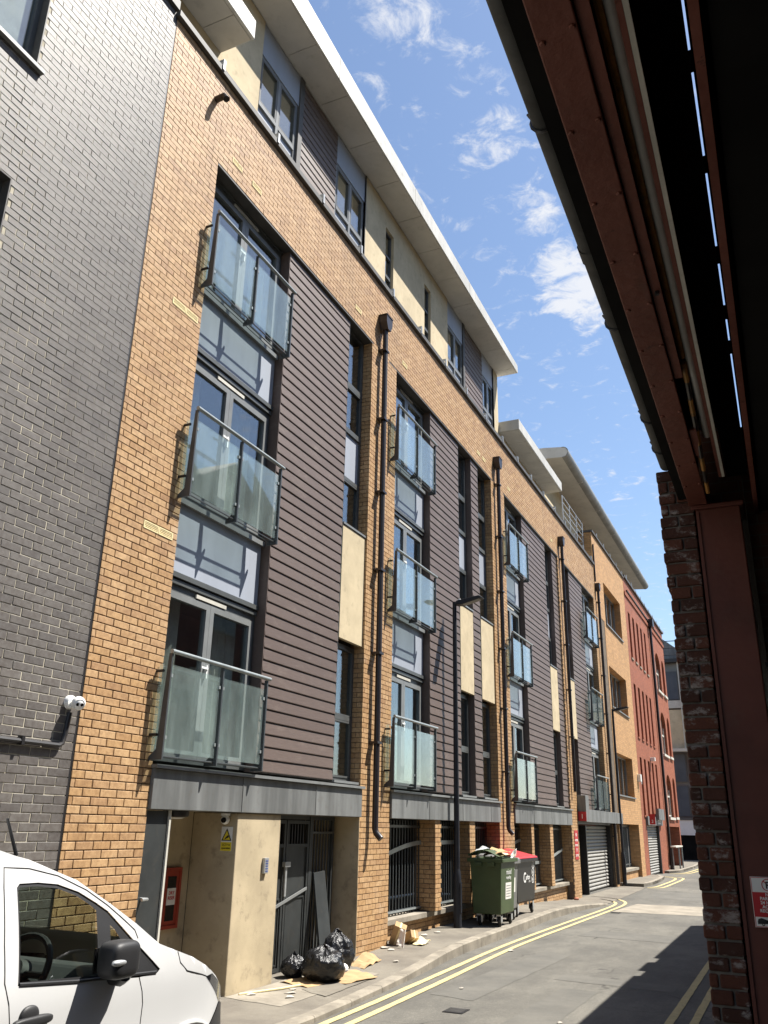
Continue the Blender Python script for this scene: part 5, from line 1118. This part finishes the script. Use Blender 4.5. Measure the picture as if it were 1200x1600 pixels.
scr = [(-5.74, 12.74, .07, 'white paper scrap close to the wall left of the cartons'), (-5.60, 12.60, .06, 'torn white paper lying in front of the brick pier foot'),
       (-5.75, 14.3, .07, 'pale paper litter under the first railing panel'), (-5.70, 14.75, .05, 'small paper scrap on the pavement left of the lamp post'),
       (-5.2, 9.05, .05, 'white debris nearest the kerb on the concrete apron'), (-5.30, 9.25, .06, 'larger white debris lump on the concrete apron'), (-5.40, 9.45, .04, 'small debris crumb between the pillar and the rubbish bags'),
       (-5.62, 8.95, .06, 'white debris at the foot of the rendered pillar'), (-4.35, 14.5, .05, 'paper scrap in the gutter between kerb and yellow lines'),
       (-3.2, 8.5, .03, 'pale speck of litter on the road beside the drain cover'), (-2.75, 8.2, .03, 'pale litter on the road nearest the camera'), (-3.9, 10.9, .03, 'pale litter just outside the double yellow lines'),
       (-4.35, 21.0, .06, 'paper scrap by the kerb opposite the low wall end'), (-5.15, 11.8, .04, 'small paper scrap on the pavement beyond the buckled cardboard'), (-2.4, 9.6, .03, 'pale litter near the edge of the bridge shadow')]
for i, (x, y, r, lb) in enumerate(scr):
    z0 = (ph(x, y)+.008 if x < lerp_tab(KX, y) else .010)
    t = root('paper_scrap', (x, y, z0), lb, 'litter', 'scraps of litter on the pavement and road'); rr = random.Random(i)
    pts = [(x + r*(.5+.8*rr.random())*math.cos(a), y + r*1.4*(.5+.8*rr.random())*math.sin(a), z0+rr.uniform(0, .012)) for a in [2*math.pi*k/7+.3*rr.random() for k in range(7)]]
    o = MB().add(pts + [(x, y, z0+.016)], [(k, (k+1) % 7, 7) for k in range(7)]).build('scrap', MT['rubbish'], t); so = o.modifiers.new('t', 'SOLIDIFY'); so.thickness = .004
t = root('stick', (-5.45, 9.2, .1), 'thin pale stick lying along the foot of the rendered pillar', 'stick'); MB().tube([(-5.72, 8.85, zg(9, .025)), (-5.5, 9.35, zg(9, .03)), (-5.42, 9.66, zg(9, .03))], .011, 6).build('rod', MT['vent'], t)
t = root('stone', (-5.6, 25.2, .05), 'reddish loose stone on the pavement by the low wall end', 'stone'); ball((-5.66, 25.1, .06), .07, 6, 1, 1.6, .6).build('rock', MT['redfar'], t)

# the brick warehouse on the other side of the bridge (seen only in the window glass)
wh = root('warehouse', (12, 20, 0), 'tall dark brick warehouse opposite the flats, behind the bridge', 'building')
MB().box(11, 24, -6, 40, 0, 16.5).build('wall', MT['soot'], wh)
for k in range(6):
    y = -3 + 7*k
    MB().add([(11, y-3.4, 16.5), (11, y+3.4, 16.5), (11, y, 18.6), (24, y-3.4, 16.5), (24, y+3.4, 16.5), (24, y, 18.6)], [(0, 1, 2), (1, 4, 5, 2), (0, 2, 5, 3), (3, 5, 4)]).build('gable', MT['soot'], wh)
    for z in (6.5, 10, 13.5): f = MB().box(10.9, 11, y-1, y+1, z, z+2).build('window', MT['frame'], wh); MB().box(10.885, 10.899, y-.9, y+.9, z+.1, z+1.9).build('pane', MT['lens'], f)

# ================================================================== white van
VX = -3.2 - .93                               # centre line of the van
van = root('parked_van', (VX, 2.8, 0), 'white parked van with black mirror and black bumper at the lower left', 'van')
SIDE = [(.56, .30), (.52, .9), (.56, 1.35), (.66, 1.60), (.85, 1.67), (1.5, 1.71), (2.4, 1.715), (2.95, 1.695), (3.15, 1.665), (3.38, 1.615), (3.60, 1.54), (3.82, 1.42), (4.0, 1.315), (4.17, 1.205), (4.29, 1.165), (4.46, 1.11), (4.60, 1.052), (4.76, .975), (4.90, .895), (4.97, .80), (4.99, .68), (4.98, .45), (4.91, .26)]
def side_top(y):
    t = [p for p in SIDE if p[1] > .8]
    return lerp_tab(t[1:] if y > .6 else t, y)
def hw(y, z):
    k = .93
    if z > 1.02: k -= .20*((z-1.02)/.68)**1.45
    if z < .45: k -= .10*((.45-z)/.25)**2*.5
    k -= .018*math.exp(-((z-.98)/.07)**2)*0
    k += .012*math.exp(-((z-.62)/.12)**2)
    if y > 4.35: k -= .20*((min(y, 5.2)-4.35)/.70)**2.6
    if y < .9: k -= .05*((.9-y)/.4)**2
    return k
WIN = [(3.207, 1.144), (3.222, 1.510), (3.236, 1.526), (3.342, 1.525), (3.463, 1.51), (3.585, 1.471), (3.672, 1.426), (3.716, 1.396), (3.70, 1.112)]
TRI = [(3.800, 1.20), (3.806, 1.322), (3.835, 1.303), (3.874, 1.255), (3.90, 1.20)]
REAR = [(1.90, 1.14), (1.88, 1.50), (1.95, 1.535), (2.84, 1.535), (2.87, 1.50), (2.88, 1.14)]
TRIM = [(3.192, 1.132), (3.210, 1.525), (3.229, 1.541), (3.343, 1.541), (3.468, 1.528), (3.603, 1.487), (3.715, 1.432), (3.795, 1.388), (3.963, 1.245), (4.172, 1.084), (4.152, 1.070), (4.003, 1.064), (3.552, 1.100)]
BUMP = [(4.74, .2), (4.68, .52), (4.70, .734), (4.87, .818), (5.15, .80), (5.15, .2)]
LAMP = [(4.615, .990), (4.70, .995), (4.765, .965), (4.89, .905), (5.00, .83), (5.00, .79), (4.87, .821), (4.771, .889)]
AY, AR = 4.13, .355                           # front arch
def arch(y0, r): return [(y0+r*math.cos(math.pi*k/14), .375+r*math.sin(math.pi*k/14)) for k in range(15)] + [(y0-r, .1), (y0+r, .1)]
ARCH = [arch(4.46, .395), arch(1.62, .395)]
OUT = [(.56, .26)] + SIDE[1:] + [(4.80, .24)]
def inside(p, poly):
    c = False; n = len(poly)
    for i in range(n):
        (x1, y1), (x2, y2) = poly[i], poly[i-1]
        if (y1 > p[1]) != (y2 > p[1]) and p[0] < (x2-x1)*(p[1]-y1)/(y2-y1)+x1: c = not c
    return c
def cutgrid():
    bm = bmesh.new(); ny_, nz_ = 74, 26; g = [[bm.verts.new((.45+4.6*i/ny_, .2+1.6*j/nz_, 0)) for j in range(nz_+1)] for i in range(ny_+1)]
    for i in range(ny_):
        for j in range(nz_): bm.faces.new((g[i][j], g[i+1][j], g[i+1][j+1], g[i][j+1]))
    for poly in [OUT, WIN, TRI, REAR, TRIM, BUMP, LAMP] + ARCH:
        for i in range(len(poly)):
            a, b = Vector((*poly[i-1], 0)), Vector((*poly[i], 0))
            if (b-a).length < 1e-5: continue
            x0, x1 = min(a.x, b.x)-.05, max(a.x, b.x)+.05; y0, y1 = min(a.y, b.y)-.05, max(a.y, b.y)+.05
            fs = [f for f in bm.faces if x0 <= f.calc_center_median().x <= x1 and y0 <= f.calc_center_median().y <= y1]
            geom = list({v for f in fs for v in f.verts}) + list({e for f in fs for e in f.edges}) + fs
            nrm = Vector((-(b-a).y, (b-a).x, 0)).normalized()
            bmesh.ops.bisect_plane(bm, geom=geom, plane_co=a, plane_no=nrm, dist=1e-5)
    bm.normal_update(); return bm
bm = cutgrid(); groups = {'body': [], 'trim': [], 'bumper': [], 'lamp': []}
for f in bm.faces:
    c = f.calc_center_median(); c = (c.x, c.y)
    if not inside(c, OUT) or inside(c, WIN) or inside(c, TRI) or inside(c, REAR) or any(inside(c, a) for a in ARCH): continue
    k = 'lamp' if inside(c, LAMP) else 'bumper' if inside(c, BUMP) else 'trim' if inside(c, TRIM) else 'body'
    groups[k].append([(v.co.x, v.co.y) for v in f.verts])
bm.free()
def side_mb(faces, sgn, off=0.):
    mb = MB(); ix = {}
    for f in faces:
        ids = []
        for (y, z) in f:
            k = (round(y, 5), round(z, 5))
            if k not in ix: ix[k] = len(mb.v); mb.v.append((VX + sgn*(hw(y, z)+off), y, z))
            ids.append(ix[k])
        if len(set(ids)) > 2: mb.f.append(tuple(ids))
    return mb
def smooth(o): o.data.polygons.foreach_set('use_smooth', [True]*len(o.data.polygons)); return o
# top skin: hood, windscreen, roof, tail in one loft
prof = []
for (a, b), (c, d) in zip(SIDE, SIDE[1:]):
    for s in range(3): prof.append((a+(c-a)*s/3, b+(d-b)*s/3))
prof.append(SIDE[-1]); NX = 16
def crown(y, z):
    if y < .7: return .03
    return .015 + .07*min(1, max(0, (z-1.15)/.5)) if z > .9 else .015
def top_pt(i, j):
    y, z = prof[i]; h = hw(y, z); s = -1 + 2*j/NX; q = 1-s*s
    bul = (.11*min(1, max(0, (y-3.9)/.6)) if y > 3.9 else (-.03 if y < .7 else 0))
    if 3.3 < y < 4.25: bul += .06*math.sin(math.pi*(y-3.3)/.95)
    zz = z + crown(y, z)*(1-abs(s)**2.6); return (VX + s*h, y + bul*q, zz)
skin, ws_, blk_, lmp_ = MB(), MB(), MB(), MB()
for i in range(len(prof)-1):
    y = (prof[i][0]+prof[i+1][0])/2; z = (prof[i][1]+prof[i+1][1])/2
    for j in range(NX):
        s = -1+2*(j+.5)/NX; q = [top_pt(i, j), top_pt(i+1, j), top_pt(i+1, j+1), top_pt(i, j+1)]
        tgt = lmp_ if (y > 4.72 and .79 < z < .965 and abs(s) > .60) else ws_ if (3.34 < y < 4.23 and z > 1.15 and abs(s) < .88) else (blk_ if (y > 4.7 and z < .78) else (ws_ if (y < .75 and 1.1 < z < 1.55 and abs(s) < .8) else skin))
        tgt.quad(*q)
def weld(o):
    b = bmesh.new(); b.from_mesh(o.data); bmesh.ops.remove_doubles(b, verts=b.verts, dist=.0005); bmesh.ops.recalc_face_normals(b, faces=b.faces); b.to_mesh(o.data); b.free(); return smooth(o)
bd = MB(); 
for mb in (side_mb(groups['body'], 1), side_mb(groups['body'], -1), skin): bd.add(mb.v, mb.f)
body = weld(bd.build('body', MT['vanwhite'], van))
weld(ws_.build('windscreen', MT['carglass'], van)); weld(lmp_.build('headlight_lens', MT['lens'], van))
for s in (1, -1): weld(side_mb(groups['trim'], s, -.006).build('window_trim', MT['vanblack'], van))
bb = MB(); bb.add(blk_.v, blk_.f)
for s in (1, -1): m1 = side_mb(groups['bumper'], s, .006); bb.add(m1.v, m1.f)
weld(bb.build('bumper', MT['vanblack'], van))
for s in (1, -1):
    m1 = side_mb(groups['lamp'], s, -.004); hl = weld(m1.build('headlight', MT['lens'], van)); m1 = side_mb(groups['lamp'], s, .003); weld(m1.build('cover', MT['frost'], hl))
    MB().box(VX+s*.66, VX+s*.74, 4.80, 4.86, .90, .95).build('reflector', MT['chrome'], hl)
    for poly, nme in ((WIN, 'side_window'), (TRI, 'quarter_window'), (REAR, 'rear_side_window')):
        c = (sum(p[0] for p in poly)/len(poly), sum(p[1] for p in poly)/len(poly)); mb = MB(); n = len(poly)
        mb.add([(VX+s*(hw(*p)-.014), p[0], p[1]) for p in poly] + [(VX+s*(hw(*c)-.010), c[0], c[1])], [(i, (i+1) % n, n) for i in range(n)])
        mb.build(nme, MT['carglass'] if poly is not REAR else MT['lens'], van)
def on(y, z, off=.0025, s=1): return (VX + s*(hw(y, z)+off), y, z)
def groove(pts, name, r=.0035, mat='ink'):
    d_ = []
    for (a, b), (c, e) in zip(pts, pts[1:]):
        k = max(1, int(math.hypot(c-a, e-b)/.05)); d_ += [on(a+(c-a)*i/k, b+(e-b)*i/k, -.001) for i in range(k)]
    d_.append(on(*pts[-1], -.001)); MB().tube(d_, r, 6).build(name, MT[mat], van, smooth=True)
groove([(4.003, 1.064), (4.033, .996), (4.047, .94), (4.043, .84), (4.0, .6), (3.96, .32)], 'door_gap')
groove([(3.12, .30), (3.16, .80), (3.162, .99), (3.145, 1.07), (3.118, 1.15), (3.118, 1.30), (3.135, 1.53), (3.147, 1.612), (3.296, 1.603), (3.474, 1.565), (3.658, 1.492), (3.797, 1.414), (3.915, 1.335), (3.985, 1.285), (4.004, 1.245)], 'door_gap')
groove([(3.96, .32), (3.12, .30)], 'door_gap'); groove([(3.10, 1.60), (1.85, 1.61), (1.83, 1.1), (1.9, .80)], 'door_gap')
groove([(4.33, 1.15), (4.35, 1.093), (4.411, 1.046), (4.561, 1.009), (4.62, .992)], 'hood_gap')
groove([(3.20, 1.136), (3.552, 1.104), (4.14, 1.072)], 'window_seal', .008, 'vanblack')
# arch lips
for y0 in (4.46, 1.62):
    for s in (1, -1):
        pts = [(y0+.41*math.cos(math.pi*k/20), .375+.41*math.sin(math.pi*k/20)) for k in range(21)]
        MB().tube([on(a, b, .004, s) for a, b in pts], .012, 8).build('arch_lip', MT['vanwhite'], van, smooth=True)
        MB().lathe([(0, -.10), (.16, -.10), (.30, -.10), (.325, -.07), (.325, .07), (.30, .10), (.22, .10)], (VX+s*.78, y0, .385), ax='x', n=36)
        wl = MB().lathe([(.20, -.10), (.30, -.10), (.325, -.07), (.325, .07), (.30, .10), (.20, .10)], (VX+s*.78, y0, .385), ax='x', n=36).build('wheel', MT['tyre'], van, smooth=True)
        MB().lathe([(0, s*.07), (.05, s*.075), (.12, s*.06), (.19, s*.075), (.205, s*.09), (.205, -s*.05)], (VX+s*.78, y0, .385), ax='x', n=30).build('rim', MT['alloy'], wl, smooth=True)
        MB().lathe([(.0, -.25), (.365, -.25), (.365, .12)], (VX+s*.78, y0, .38), ax='x', n=30).build('wheel_well', MT['ink'], van)
# door mirror, handle, aerial
def blob(c, sx, sy, sz, e=2.6, n=18):
    vs = []
    for i in range(n+1):
        for k in range(2*n):
            th, ph = math.pi*i/n - math.pi/2, math.pi*k/n; f = lambda v: math.copysign(abs(v)**(2/e), v)
            vs.append((c[0]+sx*f(math.cos(th))*f(math.cos(ph)), c[1]+sy*f(math.cos(th))*f(math.sin(ph)), c[2]+sz*f(math.sin(th))))
    return MB().add(vs, [(i*2*n+k, i*2*n+(k+1) % (2*n), (i+1)*2*n+(k+1) % (2*n), (i+1)*2*n+k) for i in range(n) for k in range(2*n)])
for s in (1, -1):
    mr_ = blob((VX+s*(.93+.10), 3.705, 1.190), .070, .100, .085, 4.0).build('door_mirror', MT['vanblack'], van, smooth=True)
    MB().tube([(VX+s*.90, 3.80, 1.10), (VX+s*.98, 3.79, 1.095), (VX+s*1.02, 3.77, 1.12)], [.045, .04, .04], 10).build('mirror_arm', MT['vanblack'], mr_, smooth=True)
    MB().box(VX+s*.945, VX+s*.952, 3.62, 3.81, 1.13, 1.24).build('mirror_glass', MT['chrome'], mr_)
    blob((VX+s*1.085, 3.645, 1.185), .020, .050, .016, 2.2, 10).build('indicator', MT['galv'], mr_, smooth=True)
    hd = blob(on(3.28, .985, .016, s), .020, .115, .022, 3).build('door_handle', MT['vanblack'], van, smooth=True)
    blob(on(3.265, 1.005, .004, s), .018, .055, .045, 2.2).build('handle_recess', MT['vanblack'], hd, smooth=True)
MB().tube([(-3.62, 3.465, 1.63), (-3.60, 3.34, 1.825)], [.010, .007], 8).build('aerial', MT['vanblack'], van, smooth=True)
# interior
fl = MB().box(VX-.80, VX+.80, .7, 4.3, .34, .40).build('cabin_floor', MT['dash'], van)
MB().prism([(3.80, .5), (3.76, 1.02), (3.86, 1.115), (3.98, 1.11), (4.14, 1.07), (4.2, .5)], 'x', VX-.80, VX+.80).build('dashboard', MT['dash'], van, bevel=.02)
MB().box(VX-.80, VX+.80, 2.30, 2.34, .4, 1.66).build('bulkhead', MT['dash'], van)
for sx in (-.40, .40):
    st = blob((VX+sx, 2.85, .68), .25, .27, .10, 3.5).build('seat', MT['vanblack'], van, smooth=True); blob((VX+sx, 2.58, 1.02), .24, .10, .36, 3.5).build('seat_back', MT['vanblack'], st, smooth=True); blob((VX+sx, 2.55, 1.46), .13, .05, .09, 3).build('headrest', MT['vanblack'], st, smooth=True)
ctr = Vector((VX+.48, 3.60, 1.10)); ax_ = Vector((0, -.86, .5)).normalized(); e1 = Vector((1, 0, 0)); e2 = ax_.cross(e1)
pts = [ctr + .185*(math.cos(2*math.pi*k/32)*e1 + math.sin(2*math.pi*k/32)*e2) for k in range(33)]
sw_ = MB().tube(pts, .017, 8, False).build('steering_wheel', MT['vanblack'], van, smooth=True)
MB().tube([ctr+.18*e1, ctr-.18*e1], .016, 8).tube([ctr, ctr-.18*e2], .018, 8).tube([ctr-ax_*.0, ctr-ax_*.3], .03, 8).build('spoke', MT['vanblack'], sw_, smooth=True)
MB().tube([ctr+ax_*.03, ctr-ax_*.02], [.055, .075], 18).build('hub', MT['dash'], sw_, smooth=True); MB().tube([ctr+ax_*.031, ctr+ax_*.034], .018, 14).build('badge', MT['chrome'], sw_)
ph = MB().box(VX+.18, VX+.255, 3.62, 3.635, 1.26, 1.40).build('phone_holder', MT['ink'], van, bevel=.008); MB().tube([(VX+.215, 3.63, 1.36), (VX+.20, 3.80, 1.40)], .014, 8).build('holder_arm', MT['ink'], ph); MB().tube([(VX+.215, 3.625, 1.26), (VX+.21, 3.625, 1.22)], .012, 8).build('holder_foot', MT['ink'], ph)
# lettering fragment on the load area
text('wording', 'van', plain('slate_print', (.07, .08, .16), .4, .05), on(2.62, 1.20, .004), (0, 1, 0), (-.12, 0, 1), .22, van, 'LEFT', .004) if False else None
